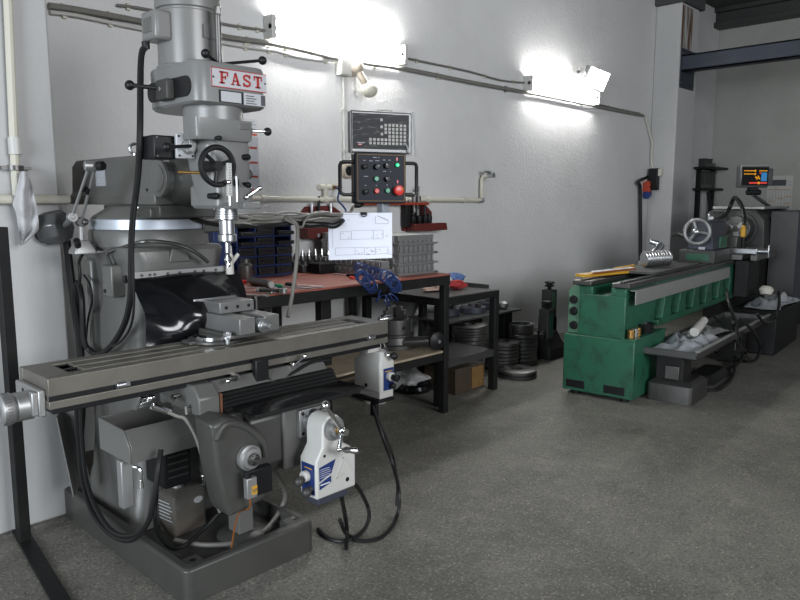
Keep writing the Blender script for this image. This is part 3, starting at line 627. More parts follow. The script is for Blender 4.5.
# chip guard between column and table
gy = 2.735
a = HY(127, 277, gy); c = HY(224, 266, gy)
gb = put('guard_bar', B().bx(a.x, c.x + .02, gy - .012, gy, a.z - .012, a.z + .018), M_alu, mill, .003)
put('bar_backing', B().bx(a.x - .01, c.x + .0, gy, gy + .02, a.z - .025, a.z + .005), M_black, gb, .002)
for px in (140, 148, 153, 166, 178, 193, 202, 214): put('bolt', B().cyl((HY(px, 270, gy).x, gy - .012, a.z + .003), (HY(px, 270, gy).x, gy - .017, a.z + .003), .006, n=8), M_dsteel, gb)
xl, xr = a.x + .01, c.x + .06
def gf(u, v):
    xa = xl - .02 * v; xb = xr - .05 * v
    s = math.sin(PI * u); z = a.z - .01 - (a.z - .905) * v + .018 * (1 - v) * s * (1 if v > 0 else 0)
    y = gy - .008 - .15 * v ** 1.2 - .11 * math.sin(PI * v) * (.55 + .45 * s) + .02 * math.sin(u * 7 + v * 3) * v - .01 * math.sin(u * 15 - v * 8) * math.sin(PI * v)
    return (xa + (xb - xa) * u, y, z)
put('rubber_curtain', B().grid(gf, 30, 26, .004), M_rubber, gb, ang=80)
# coolant nozzle at the right end of the guard
q = HY(229.5, 249, 2.70); q2 = HY(230, 274, 2.70)
put('coolant_nozzle', B().cyl(q2, q2 + V((0, 0, .085)), .018, .016).cyl(q2 + V((0, 0, .085)), q2 + V((0, 0, .125)), .013, .011).cyl(q2 + V((.01, 0, .05)), q2 + V((.045, 0, .085)), .011, .009), M_bucket, mill)
# table
TZ = .905; tx0, tx1, ty0, ty1 = .798, 2.30, 2.275, 2.525
b = B()
yy = [ty0, ty0 + .047, ty0 + .062, ty0 + .117, ty0 + .133, ty0 + .188, ty0 + .203, ty1]
tr0, tr1 = tx0 + .135, tx1 - .13
b.bx(tx0 + .0003, tr0 - .05, ty0 + .029, ty1 - .029, TZ - .0585, TZ - .0002).bx(tr1 + .05, tx1 - .0003, ty0 + .029, ty1 - .029, TZ - .0585, TZ - .0002)
b.bx(tx0, tx1, ty0, ty0 + .03, TZ - .058, TZ).bx(tx0, tx1, ty1 - .03, ty1, TZ - .058, TZ)
for k in range(0, 8, 2): b.bx(tr0 if 0 < k < 6 else tr0 - .05, tr1 if 0 < k < 6 else tr1 + .05, max(yy[k], ty0 + .029), min(yy[k + 1], ty1 - .029), TZ - .02, TZ - .0005)
b.bx(tr0 - .05, tr1 + .05, ty0 + .01, ty1 - .01, TZ - .055, TZ - .022)
b.bx(tx0 + .003, tx1 - .003, ty0 + .016, ty1 - .016, TZ - .078, TZ - .05)
b.bx(tx0, tx1, ty0, ty1, TZ - .10, TZ - .074)
tab = put('table', b, M_cast, mill, .0025)
put('stop_groove', B().bx(tx0 + .004, tx1 - .004, ty0 + .006, ty0 + .0165, TZ - .073, TZ - .059), M_black, tab)
put('table_slide', B().bx(tx0 + .02, tx1 - .02, ty0 + .03, ty1 - .03, TZ - .125, TZ - .098), M_black, tab, .003)
b = B()
for k in range(1, 7, 2): b.bx(tr0 - .045, tr1 + .045, yy[k] + .001, yy[k + 1] - .001, TZ - .0225, TZ - .005)
put('slot_shade_fill', b, M_black, tab)  # black fill close to the slot tops, standing in for deep slot shade
b = B().bx(tr0 - .048, tr0 - .002, yy[1] - .008, yy[6] + .008, TZ - .0225, TZ - .017); put('swarf_pocket', b, M_black, tab)
b = B()
for k in range(14): b.bx(tr0 - .045 + random.random() * .04, tr0 - .03 + random.random() * .04, yy[1] + .15 * random.random(), yy[1] + .02 + .15 * random.random(), TZ - .017, TZ - .008)
o = put('swarf', b, M_dsteel, tab); o['kind'] = 'stuff'
for px, y in ((122, 0), (371, 0)):
    q = HY(px, 386 if px < 200 else 343, ty0 - .004); put('table_stop', B().cyl((q.x - .02, ty0 - .006, TZ - .06), (q.x + .012, ty0 - .006, TZ - .06), .012).bx(q.x - .012, q.x + .03, ty0 - .006, ty0 + .01, TZ - .07, TZ - .05), M_steel, tab, .002)
eb = put('end_bracket', B().bx(tx0 - .022, tx0, ty0 + .025, ty1 - .02, TZ - .125, TZ - .038).bx(tx0 - .04, tx0 - .02, ty0 + .03, ty0 + .06, TZ - .12, TZ - .042), M_alu, tab, .005)
for y, z in ((ty0 + .11, TZ - .06), (ty0 + .16, TZ - .06), (ty0 + .2, TZ - .085)): put('bolt_hole', B().cyl((tx0 - .022, y, z), (tx0 - .0235, y, z), .008, n=10), M_black, eb)
hy_ = ty0 + .085; hz = TZ - .092
dl = put('feed_dial', B().rev([(.042, 0), (.046, .004), (.046, .05), (.040, .056), (.048, .060), (.050, .064), (.050, .092), (.040, .10), (.028, .102)], (tx0 - .022, hy_, hz), (-1, 0, 0), 36), M_alu, eb)
put('shaft_end', B().rev([(.022, 0), (.022, .02), (.012, .024), (.012, .05)], (tx0 - .122, hy_, hz), (-1, 0, 0), 20), M_black, dl)
g = B()
for k in range(30): 
    t = 2 * PI * k / 30; g.box((tx0 - .10, hy_ + .0502 * math.cos(t), hz + .0502 * math.sin(t)), (.014, .0015, .0015))
put('dial_marks', g, M_ink2, dl)
# saddle
sX0, sX1 = 1.285, 1.90
sd = put('saddle', B().prism([(ty0 + .015, TZ - .128), (ty0 + .015, TZ - .17), (ty0 - .0, TZ - .18), (ty0 - .0, TZ - .215), (2.60, TZ - .215), (2.60, TZ - .128)], (sX0 + .05, 0, 0), (0, 1, 0), (0, 0, 1), (sX1 - sX0 - .05, 0, 0)), M_gray, mill, .006)
put('saddle_end', B().prism([(ty0 - .055, TZ - .222), (ty0 - .055, TZ - .155), (ty0 - .012, TZ - .112), (ty0 + .03, TZ - .112), (2.44, TZ - .14), (2.48, TZ - .21)], (sX0, 0, 0), (0, 1, 0), (0, 0, 1), (.085, 0, 0)), M_gray, sd, .006)
put('clamp_handle', B().tube([(sX0 - .001, 2.36, TZ - .165), (sX0 - .03, 2.36, TZ - .165), (sX0 - .045, 2.30, TZ - .165)], .007, 8, 0), M_dsteel, sd)
put('clamp_handle', B().tube([(sX0 - .001, 2.28, TZ - .19), (sX0 - .02, 2.28, TZ - .19), (sX0 - .024, 2.27, TZ - .215)], .006, 8, 0), M_dsteel, sd)
put('scale_strip', B().prism([(ty0 - .002, TZ - .112), (ty0 + .014, TZ - .112), (ty0 + .014, TZ - .15), (ty0 - .035, TZ - .15)], (sX0 + .086, 0, 0), (0, 1, 0), (0, 0, 1), (sX1 - sX0 - .086, 0, 0)), M_gray, sd, .002)
q = HY(261, 362, ty0 - .02); put('limit_switch', B().bx(q.x - .03, q.x + .03, ty0 - .03, ty0 - .001, TZ - .145, TZ - .06), M_black, sd, .004)
put('switch_cable', B().tube([(q.x + .02, ty0 - .02, TZ - .14), (q.x + .07, ty0 - .03, TZ - .162), (q.x + .16, ty0 - .02, TZ - .14), (q.x + .26, ty0 - .004, TZ - .12), (q.x + .36, ty0 - .004, TZ - .125)], .009), M_cable, sd)
def lever(px0, py0, px1_, py1_, y, par, n='lock_lever'):
    e0 = HY(px0, py0, y); e1 = HY(px1_, py1_, y - .02); return put(n, B().cyl(e0 + V((0, .03, 0)), e0, .012).tube([e0, e1], .005, 8, 0).sph(e1, .009), M_chrome, par)
lever(294, 366, 305, 356, ty0 - .02, sd); lever(237, 377, 228, 381, ty0 - .03, sd)
put('lock_knob', B().cyl(HY(235, 378, ty0 - .001), HY(235, 378, ty0 - .035), .014, .011), M_black, sd)
put('red_seal', B().bx(sX0 + .0865, sX0 + .094, ty0 - .057, ty0 + .0, TZ - .222, TZ - .15), M_rust, sd)
# knee
kx0, kx1, ky0 = 1.385, 1.80, 2.165
b = B().prism([(2.735, .665), (ky0 + .03, .665), (ky0, .640), (ky0, .46), (ky0 + .05, .40), (2.40, .345), (2.735, .32)], (kx0 + .07, 0, 0), (0, 1, 0), (0, 0, 1), (kx1 - kx0 - .10, 0, 0))
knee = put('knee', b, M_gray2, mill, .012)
put('knee_way', B().bx(kx0 + .015, kx1 - .01, ky0 + .04, 2.735, .615, .684), M_gray, knee, .004)
put('front_face', B().bx(X0 + .05, kx1, ky0 - .015, ky0 + .05, .415, .665), M_gray, knee, .008)
dq = HY(248, 457, 2.10)
kf = ky0 - .045
ol = [HY(a_, b_, kf) for a_, b_ in ((209, 424), (222, 417), (240, 419), (254, 426), (265, 437), (268, 452), (268, 476), (263, 499), (246, 509), (229, 517), (223, 506), (214, 466))]
cc = sum(ol, V((0, 0, 0))) / len(ol)
rings = [[cc + (p - cc) * .90 + V((.05, .20, .02)) for p in ol], [cc + (p - cc) * 1.0 + V((.005, .10, .0)) for p in ol], [V(p) for p in ol], [cc + (p - cc) * .93 + V((0, -.014, 0)) for p in ol]]
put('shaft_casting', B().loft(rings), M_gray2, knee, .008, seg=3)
put('casting_lip', B().tube([HY(a_, b_, kf - .016) for a_, b_ in ((216, 440), (224, 426), (238, 424), (252, 431), (262, 442), (265, 456))], .012, 10, 5), M_gray2, knee)
ky1 = kf + .012
d = put('knee_dial', B().rev([(.044, 0), (.047, .004), (.047, .022), (.040, .026), (.036, .030), (.036, .034), (.022, .036)], (dq.x, ky1 - .026, dq.z), (0, -1, 0), 36), M_alu, knee)
put('clutch', B().rev([(.022, 0), (.022, .014), (.010, .017), (.010, .040)], (dq.x, ky1 - .062, dq.z), (0, -1, 0), 20), M_dsteel, d)
g = B()
for k in range(6): g.cyl((dq.x + .016 * math.cos(k * PI / 3), ky1 - .076, dq.z + .016 * math.sin(k * PI / 3)), (dq.x + .016 * math.cos(k * PI / 3), ky1 - .0775, dq.z + .016 * math.sin(k * PI / 3)), .0045, n=8)
put('clutch_hole', g, M_black, d)
lp = put('limit_box', B().bx(dq.x - .015, dq.x + .085, ky1 - .06, ky1 - .0, dq.z - .145, dq.z - .045), M_black, knee, .003)
a = HY(245.5, 479, ky1 - .075); c = HY(256, 496, ky1 - .075)
ls = put('switch_body', B().bx(a.x, c.x, ky1 - .085, ky1 - .06, c.z, a.z), M_alu, lp, .003)
st = put('yellow_sticker', B().bx(a.x + .45 * (c.x - a.x), c.x - .001, ky1 - .0862, ky1 - .085, c.z + .18 * (a.z - c.z), c.z + .6 * (a.z - c.z)), M_yellow, ls)
put('sticker_print', word('DSP', V((a.x + .50 * (c.x - a.x), ky1 - .0862, c.z + .28 * (a.z - c.z))), V((1, 0, 0)), V((0, 0, 1)), V((0, -.0006, 0)), .0055, .013, .0015), M_ink2, st)
put('switch_roller', B().cyl((a.x + .012, ky1 - .07, a.z), (a.x + .012, ky1 - .07, a.z + .02), .012), M_black, lp)
put('lead', B().tube([(a.x + .02, ky1 - .07, c.z), (a.x + .028, ky1 - .05, c.z - .05), (a.x + .05, ky1 + .06, c.z - .12), (a.x + .06, ky1 + .14, .085)], .003), M_orange, lp)
put('screw_cover', B().bx(1.53, 1.60, 2.37, 2.45, .10, .36), M_gray, mill, .004)
put('screw_pedestal', B().rev([(.10, .065), (.10, .088), (.085, .098), (.03, .10)], (1.565, 2.41, 0), (0, 0, 1), 36), M_gray2, mill)
# bellows over the knee ways
bX0, bX1 = sX0 + .096, 1.93
NP = 6
def bel(u, v):
    x = bX0 + (bX1 - bX0) * u; fan = 1 - .45 * u
    y0 = ty0 - .03; y1 = ky0 + .035
    zz = TZ - .155 - (.075) * v
    return (x, y0 + (y1 - y0) * v + .015 * math.cos(v * NP * 2 * PI) * (1 - .3 * u), zz + .003 * math.sin(u * 5) * v)
bl = put('bellows', B().grid(bel, 10, 72, .003), M_bellow, mill, ang=30)
put('bellows_apron', B().grid(lambda u, v: (bX0 + .02 + .03 * (1 - v) + (bX1 - bX0) * u, ky0 - .075 + .125 * v, .688 + .018 * math.sin(PI * v) * math.sin(PI * u) + .012 * v), 16, 10, .004), M_rubber, bl, ang=80)
put('bellows_bar', B().bx(bX0 + .05, bX1 + .02, ky0 - .08, ky0 - .066, .672, .688), M_bframe, bl, .002)
# cross power feed on the knee front
fx = put('feed_flange', B().bx(1.665, 1.785, ky0 - .035, ky0 - .014, .535, .645), M_alu, knee, .003)
for x in (1.68, 1.77):
    for z in (.55, .63): put('bolt_hole', B().cyl((x, ky0 - .035, z), (x, ky0 - .0365, z), .007, n=10), M_black, fx)
pf = put('power_feed', B().rev([(.050, 0), (.050, .03)], (1.728, ky0 - .035, .592), (0, -1, 0), 36), M_steel, mill, .002)
fz = .592; fy = ky0 - .065
cx = 1.722
cas = [(-.085, -.265), (.115, -.265), (.115, -.13), (.088, -.092), (.052, -.070), (.052, 0), (.045, .028), (.026, .046), (0, .052), (-.026, .046), (-.045, .028), (-.052, 0), (-.052, -.065), (-.085, -.115)]
put('casing', B().prism(cas, (cx, fy, fz), (1, 0, 0), (0, 0, 1), (0, -.10, 0)), M_white, pf, .007)
put('casing_foot', B().bx(cx - .07, cx + .08, fy - .09, fy - .01, fz - .295, fz - .264), M_lnavy, pf, .003)
put('hub', B().rev([(.046, 0), (.046, .012), (.030, .014), (.030, .03), (.018, .032)], (cx, fy - .10, fz), (0, -1, 0), 36), M_alu, pf)
put('brass_bush', B().cyl((cx, fy - .13, fz), (cx, fy - .145, fz), .016), M_brass, pf)
c0 = V((cx, fy - .15, fz)); e_up = HY(325.5, 405.5, fy - .16); e_dn = HY(339, 449.5, fy - .16)
cr = put('ball_crank', B().cyl(c0 + V((0, .02, 0)), c0 - V((0, .025, 0)), .014).tube([e_up, c0, e_dn], .0085, 10, 0).sph(e_up, .018).sph(c0, .017).sph(e_dn, .011), M_chrome, pf)
e2 = e_dn + V((.06, -.035, -.012)); put('crank_grip', B().rev([(.005, 0), (.006, .01), (.013, .028), (.011, .045), (.014, .062), (.010, .074)], e_dn, e2 - e_dn, 16), M_chrome, cr)
fyf = fy - .10
lb = put('blue_label', B().prism([(-.060, -.195), (.0, -.175), (.022, -.125), (-.060, -.14)], (cx - .012, fyf, fz), (1, 0, 0), (0, 0, 1), (0, -.0012, 0)).prism([(-.060, -.228), (-.002, -.212), (-.002, -.185), (-.060, -.203)], (cx - .012, fyf, fz), (1, 0, 0), (0, 0, 1), (0, -.0012, 0)), M_label, pf)
g = B()
for k in range(5): g.bx(cx - .068, cx - .022 + .004 * (k % 3), fyf - .002, fyf - .001, fz - .150 - k * .008, fz - .1485 - k * .008)
put('lower_print', B().bx(cx - .068, cx - .02, fyf - .002, fyf - .001, fz - .212, fz - .207), M_lblw, lb)
put('label_print', g, M_lblw, lb)
lg = B()
for P_ in ([(.01, -.205), (.045, -.13), (.052, -.13), (.017, -.205)], [(.045, -.13), (.055, -.13), (.095, -.195), (.085, -.195)], [(.01, -.21), (.05, -.20), (.05, -.194), (.01, -.204)]): lg.prism(P_, (cx, fyf, fz), (1, 0, 0), (0, 0, 1), (0, -.0012, 0))
put('cast_emblem', lg, M_bucket, pf)
put('screw_hole', B().cyl((cx + .07, fyf, fz - .225), (cx + .07, fyf - .0012, fz - .225), .009, n=12).cyl((cx - .045, fyf, fz - .10), (cx - .045, fyf - .0012, fz - .10), .006, n=12), M_black, pf)
xs = cx - .085
cp = put('control_face', B().bx(xs - .0015, xs, fy - .088, fy - .012, fz - .25, fz - .13), M_label, pf)
put('panel_print', B().bx(xs - .0022, xs - .0015, fy - .075, fy - .03, fz - .150, fz - .146), M_yellow, cp)
k1 = V((xs - .001, fy - .045, fz - .18)); kn = put('speed_knob', B().cyl(k1, k1 + V((-.022, 0, 0)), .022), M_white, cp, .003)
put('knob_ball', B().sph(k1 + V((-.045, -.005, -.01)), .020), M_ldark, cp)
k2 = V((xs - .001, fy - .07, fz - .225)); put('selector_knob', B().cyl(k2, k2 + V((-.02, 0, 0)), .012).sph(k2 + V((-.03, -.006, -.005)), .019), M_ldark, cp)
# table power feed at the right table end
hy0, hy1 = 2.33, 2.515
x2 = 2.302
pf2 = put('power_feed', B().loft([rrect(x2, x2 + .10, hy0, hy1, .55, .012), rrect(x2, x2 + .10, hy0, hy1, .69, .012), rrect(x2 + .01, x2 + .09, hy0 + .006, hy1 - .02, .715, .012), rrect(x2 + .02, x2 + .08, hy0 + .02, hy1 - .05, .745, .012)]), M_white, mill, .004)
put('casing_base', B().bx(x2 + .004, x2 + .096, hy0 + .006, hy1 - .006, .518, .551), M_white, pf2, .004)
put('casing_bracket', B().bx(x2 - .03, x2 + .06, hy0 + .05, hy0 + .12, .74, .80), M_white, pf2, .004)
put('mount_plate', B().bx(x2 - .01, x2 + .10, hy0 - .0, hy1, .50, .517), M_black, pf2, .003)
put('hanger', B().bx(x2 + .02, x2 + .04, hy0 + .05, hy0 + .09, .42, .50), M_black, pf2, .002)
cp2 = put('control_face', B().bx(x2 + .022, x2 + .09, hy0 - .002, hy0 + .002, .558, .665), M_label, pf2)
k1 = V((x2 + .058, hy0 - .002, .625)); put('speed_knob', B().cyl(k1, k1 + V((0, -.022, 0)), .022), M_white, cp2, .003)
put('knob_ball', B().cyl(k1 + V((0, -.022, 0)), k1 + V((.008, -.055, -.004)), .014, .018), M_black, cp2, .004)
put('lower_knob', B().sph((x2 + .07, hy0 - .018, .578), .016), M_black, cp2)
put('print', B().bx(x2 + .03, x2 + .08, hy0 - .003, hy0 - .002, .648, .652), M_yellow, cp2)
put('screw_hole', B().cyl((x2 - .0005, hy1 - .09, .575), (x2 - .002, hy1 - .09, .575), .009, n=10), M_black, pf2)
e0 = HY(384, 340, hy0 + .02); e1 = HY(388, 355, hy0 - .005); e2 = HY(394, 356, hy0 - .03)
put('crank_arm', B().tube([(x2 + .04, hy0 + .05, TZ - .105), e0, e1], .007, 8, 0).sph(e1, .011).sph(e0, .009), M_chrome, pf2)
put('crank_ball', B().cyl(e1, e2, .008).sph(e2, .019), M_black, pf2)
e = HY(390.5, 318, ty0 + .08); e3 = e + V((-.06, .0, 0))
put('crank_grip', B().rev([(.006, 0), (.007, .01), (.014, .03), (.012, .05), (.008, .065)], e3, V((1, -.12, .1)), 14).sph(e3, .011), M_chrome, pf2)
# coolant tray on the left
ty = 2.40
q = HY(130, 465, ty); L0 = HY(132, 437, ty)
tz0 = q.z; xr_ = kx0 + .03
tprof = [(0, 0), (0, .062), (.045, .118), (.048, .112), (.008, .058), (.008, .008), (.242, .008), (.242, .125), (.25, .125), (.25, 0)]
tr = put('coolant_tray', B().prism([(ty + a_, tz0 + b_) for a_, b_ in tprof], (q.x + .008, 0, 0), (0, 1, 0), (0, 0, 1), (xr_ - q.x - .008, 0, 0)), M_gray, mill, .002)
ep = [(0, 0), (0, .062), (.045, .118), (.25, .125), (.25, 0)]
for xa in (q.x, xr_ - .008): put('tray_end', B().prism([(ty + a_, tz0 + b_) for a_, b_ in ep], (xa, 0, 0), (0, 1, 0), (0, 0, 1), (.008, 0, 0)), M_gray, tr, .002)
a = HY(122, 462, 2.44); c = HY(136, 507, 2.44)
put('drain_box', B().bx(a.x, a.x + .045, 2.45, 2.49, c.z, tz0), M_alu, tr, .004)
e = HY(141, 480, 2.42); put('drain_tap', B().tube([(a.x + .045, 2.46, tz0 - .03), e + V((0, 0, .04)), e], .006).cyl(e, e - V((0, 0, .03)), .007, .010), M_chrome, tr)
# small fittings between tray and saddle
e0 = HY(163, 410, 2.3); e1 = HY(186, 420, 2.27)
put('coolant_pipe', B().tube([e0, e0.lerp(e1, .6), e1, HY(197, 440, 2.25), HY(208, 478, 2.22), HY(220, 512, 2.2)], .0065, 8, 6), M_gcable, mill)
put('grease_nipple', B().cyl(HY(152, 406, 2.3), HY(170, 412, 2.3), .012).sph(HY(150, 398, 2.32), .013).cyl(HY(140, 404, 2.33), HY(152, 399, 2.32), .006), M_chrome, mill)
put('way_lever', B().tube([HY(136, 410, 2.36), HY(141, 398, 2.34), HY(152, 397, 2.34)], .006, 8, 0).sph(HY(153, 397, 2.34), .009), M_chrome, mill)

# ---------------------------------------------------------------- vise on the table
vz = TZ + .001
vise = thing('machine_vise', 'grey machine vise on a swivel base bolted to the milling table', 'vise', (1.55, 2.40, vz))
b = B().rev([(.115, 0), (.115, .014), (.10, .016)], (1.505, 2.44, vz), (0, 0, 1), 40)
for s in (-1, 1): b.bx(1.505 + s * .10 - .035, 1.505 + s * .10 + .035, 2.415, 2.485, vz, vz + .014)
put('swivel_base', b, M_dsteel, vise, .003)
put('swivel_ring', B().rev([(.095, .016), (.095, .026)], (1.505, 2.44, vz), (0, 0, 1), 40), M_chrome, vise)
vx0, vx1 = 1.505, 1.69; vy0 = 2.282; bz = vz + .026
b = B().bx(vx0 - .025, vx1 + .02, vy0 + .01, 2.64, bz - .001, bz + .014)
body = put('body', b, M_gray2, vise, .004)
put('bed_rail', B().bx(vx0, vx0 + .07, vy0, 2.53, bz + .012, bz + .076), M_vise, body, .003)
put('bed_rail', B().bx(vx1 - .07, vx1, vy0, 2.53, bz + .012, bz + .076), M_vise, body, .003)
put('bed_web', B().bx(vx0 + .065, vx1 - .065, vy0 + .02, 2.53, bz + .012, bz + .055), M_gray2, body)
put('moving_jaw', B().bx(vx0 + .012, vx1 - .012, 2.435, 2.555, bz + .077, bz + .122), M_vise, vise, .003)
for k in range(3):
    x = vx0 + .04 + k * .053; put('jaw_screw', B().cyl((x, 2.435, bz + .10), (x, 2.4335, bz + .10), .007, n=12), M_black, vise)
put('jaw_plate', B().bx(vx0 - .03, vx1 - .015, 2.557, 2.572, bz + .075, bz + .128), M_steel, vise, .002)
put('jaw_plate', B().bx(vx0 - .03, vx1 - .015, 2.585, 2.60, bz + .075, bz + .128), M_steel, vise, .002)
put('fixed_jaw', B().bx(vx0 - .04, vx1 - .01, 2.601, 2.645, bz + .0, bz + .126), M_vise, vise, .003)
put('jaw_bolt', B().cyl((vx0 - .02, 2.61, bz + .10), (vx0 - .06, 2.61, bz + .10), .009), M_dsteel, vise)
xm = (vx0 + vx1) / 2 + .012
sc = put('lead_screw', B().cyl((xm, vy0 + .03, bz + .040), (xm, vy0 - .012, bz + .040), .027).cyl((xm, vy0 - .012, bz + .040), (xm, vy0 - .018, bz + .040), .020).cyl((xm, vy0 - .01, bz + .040), (xm, vy0 - .055, bz + .040), .011, n=6), M_steel, vise, .002)
for y in (2.32, 2.57): put('clamp_nut', B().cyl((vx0 - .03, y, bz - .02), (vx0 - .03, y, bz + .026), .010).cyl((vx0 - .03, y, bz + .01), (vx0 - .03, y, bz + .024), .017, n=6).cyl((vx0 - .03, y, bz + .002), (vx0 - .03, y, bz + .009), .024), M_steel, vise)
e0 = V((vx1 + .02, 2.50, bz + .015))
t = put('clamp_stud', B().cyl((vx1 + .035, 2.49, vz), (vx1 + .035, 2.49, vz + .15), .008).cyl((vx1 + .035, 2.49, vz + .02), (vx1 + .035, 2.49, vz + .045), .018, n=6), M_dsteel, vise)

# ---------------------------------------------------------------- oil canister in the pan
oc = HZ(180, 524, .075)
t = thing('oil_canister', 'dark oily clear canister with grey cap standing in the mill base pan', 'canister', (oc.x, oc.y, .071))
ox, oy = 1.445, 2.665
R = RZ(.12)
def rot(pts): return [V((ox, oy, 0)) + R @ (p - V((ox, oy, 0))) for p in pts]
hz_ = .072
cn = B().loft([rot(rrect(ox - .085, ox + .08, oy - .06, oy + .055, z, .016)) for z in (hz_, hz_ + .17)] + [rot(rrect(ox - .06, ox + .055, oy - .045, oy + .04, hz_ + .185, .014))])
body = put('body', cn, M_oil, t)
put('sludge', B().loft([rot(rrect(ox - .082, ox + .077, oy - .057, oy + .052, z, .014)) for z in (hz_ + .003, hz_ + .045)]), M_oilred, body)
put('cap', B().cyl((ox - .02, oy - .0, hz_ + .183), (ox - .02, oy - .0, hz_ + .215), .024, .022), M_alu, t, .003)
put('oval_label', B().prism([(.022 * math.cos(k * PI / 12), .014 * math.sin(k * PI / 12)) for k in range(24)], V((ox, oy, hz_ + .125)) + R @ V((.035, -.0605, 0)), R @ V((1, 0, 0)), (0, 0, 1), R @ V((0, -.0015, 0))), M_plate, body)
o = V((ox, oy, 0)) + R @ V((-.0855, .045, 0)); g = B()
for k in range(6): g.prism([(0, hz_ + .06 + k * .015), (.09 - .008 * (k % 3), hz_ + .06 + k * .015), (.09 - .008 * (k % 3), hz_ + .064 + k * .015), (0, hz_ + .064 + k * .015)], o, R @ V((0, -1, 0)), (0, 0, 1), R @ V((-.001, 0, 0)))
put('printed_lines', g, M_plate, body)
put('outlet', B().cyl((ox + .085, oy - .03, hz_ + .16), (ox + .085, oy - .03, hz_ + .26), .006).sph((ox + .085, oy - .03, hz_ + .21), .012), M_chrome, t)
put('hose', B().tube([(ox + .085, oy - .03, hz_ + .21), (ox + .11, oy - .06, hz_ + .20), (ox + .115, oy - .12, hz_ + .13), HY(218, 508, 2.45)], .007), M_gcable, t)

pb_ = put('pump_motor', B().bx(1.285, 1.40, 2.50, 2.66, .33, .53), M_black, mill, .008)
for k in range(5): put('vent_slot', B().bx(1.30, 1.385, 2.498, 2.502, .37 + k * .028, .378 + k * .028), M_ldark, pb_)

# ---------------------------------------------------------------- work lamp at the column
LX_ = 1.235
t = thing('work_lamp', 'grey jointed machine lamp with square shade at the left of the mill column', 'lamp', HX(80, 252, LX_))
j0 = HX(92.5, 166, LX_); j1 = HX(72, 217, LX_ - .03); j2 = HX(81, 222, LX_ + .01)
put('arm', B().tube([j0 + V((-.012, 0, 0)), j1], .0065, 8, 0), M_alu, t)
put('arm', B().tube([j0 + V((.012, 0, 0)), j2], .0065, 8, 0), M_alu, t)
for p, d in ((j0, j1), (j0, j2)):
    m0 = V(p).lerp(d, .38); m1 = V(p).lerp(d, .48); put('arm_clamp', B().cyl(m0, m1, .009), M_black, t)
put('elbow_joint', B().cyl(j0 + V((-.03, .005, 0)), j0 + V((.02, -.005, 0)), .020).sph(j0, .021), M_alu, t, .003)
put('elbow_knob', B().cyl(j0 + V((.01, -.03, 0)), j0 + V((.02, -.055, 0)), .020, .018), M_black, t, .003)
put('shade_joint', B().cyl(j1 + V((0, .012, 0)), j1 + V((0, -.016, 0)), .021).cyl(j1 + V((0, -.016, 0)), j1 + V((0, -.020, 0)), .009), M_alu, t, .003)
put('base_joint', B().cyl(j2 + V((0, .012, 0)), j2 + V((0, -.016, 0)), .021).sph(j2 + V((.01, -.02, 0)), .014), M_dsteel, t, .003)
bp = HX(82, 243, LX_)
put('stem', B().cyl(j2, bp, .010), M_alu, t)
put('mount_bracket', B().loft([rrect(bp.x - .045, bp.x + .045, bp.y - .04, bp.y + .04, bp.z - .045, .01), rrect(bp.x - .045, bp.x + .045, bp.y - .04, bp.y + .04, bp.z - .032, .01), rrect(bp.x - .022, bp.x + .022, bp.y - .025, bp.y + .025, bp.z + .012, .01)]).bx(bp.x + .03, X0 - .2, bp.y - .03, bp.y + .03, bp.z - .045, bp.z - .034), M_alu, t, .003)
put('bracket_knob', B().cyl(bp + V((-.03, -.03, -.01)), bp + V((-.045, -.06, .015)), .014), M_black, t, .002)
put('lead', B().tube([bp + V((0, 0, -.045)), HX(79, 262, LX_), HX(80, 275, LX_), HX(79, 285, LX_)], .007), M_cable, t)
a = HX(45, 229, LX_ - .05); ax_ = (_rt * .96 + V((0, 0, .14)) - _fh * .2).normalized()
shd = put('shade', B().rev([(.064, .0), (.074, .004), (.074, .085), (.066, .10), (.03, .104)], a, ax_, 8), M_lamp, t, .004)
put('shade_back', B().rev([(.05, -.022), (.062, -.018), (.062, 0)], a, ax_, 10), M_black, shd, .004)
put('switch', B().box(a - ax_ * .03 + V((0, 0, -.015)), (.022, .022, .03)), M_orange, shd, .002)
put('shade_neck', B().tube([a + ax_ * .1, j1], .012, 8, 0), M_alu, t)

# ================================================================ CABLES OF THE MILL
def cablething(name, label, pts, r, m=None, group=None, sm=6): return solo(name, label, 'cable', B().tube(pts, r, 8, sm), m or M_cable, group)
xw = X0 - .27
cablething('power_cable', 'thick black cable hanging from the motor terminal box down past the mill column', [(X0 - .172, MY + .045, 2.045), HX(141, 60, X0 - .2), HX(140, 130, xw), HX(138, 175, xw), HX(132, 227, xw), HX(131, 270, xw), HX(130, 300, xw), HX(124, 325, xw), HX(112, 345, xw), HX(100, 354, xw), HX(91, 351, xw), HX(84, 340, xw - .02), HX(82, 300, xw - .02), HX(79, 285, xw), HX(76, 290, xw), HX(80, 350, xw)], .0125)
cablething('thin_cable', 'thin black cable looping beside the thick cable on the mill column', [HX(136, 200, xw - .02), HX(133, 250, xw - .02), HX(134, 300, xw - .02), HX(131, 325, xw - .02), HX(122, 340, xw - .02), HX(112, 347, xw - .02)], .005)
cablething('drop_hose', 'black hose running down behind the left of the mill column', [HX(66, 235, 1.27), HX(70, 270, 1.27), HX(75, 310, 1.27), HX(80, 345, 1.27), HX(82, 400, 1.26), HX(79, 450, 1.24)], .018)
cablething('lamp_cable', 'thin black lead hanging in a loop left of the mill column', [HX(84, 275, 1.29), HX(90, 285, 1.29), HX(92, 300, 1.29), HX(88, 320, 1.29), HX(86, 345, 1.29), HX(90, 353, 1.27)], .005)
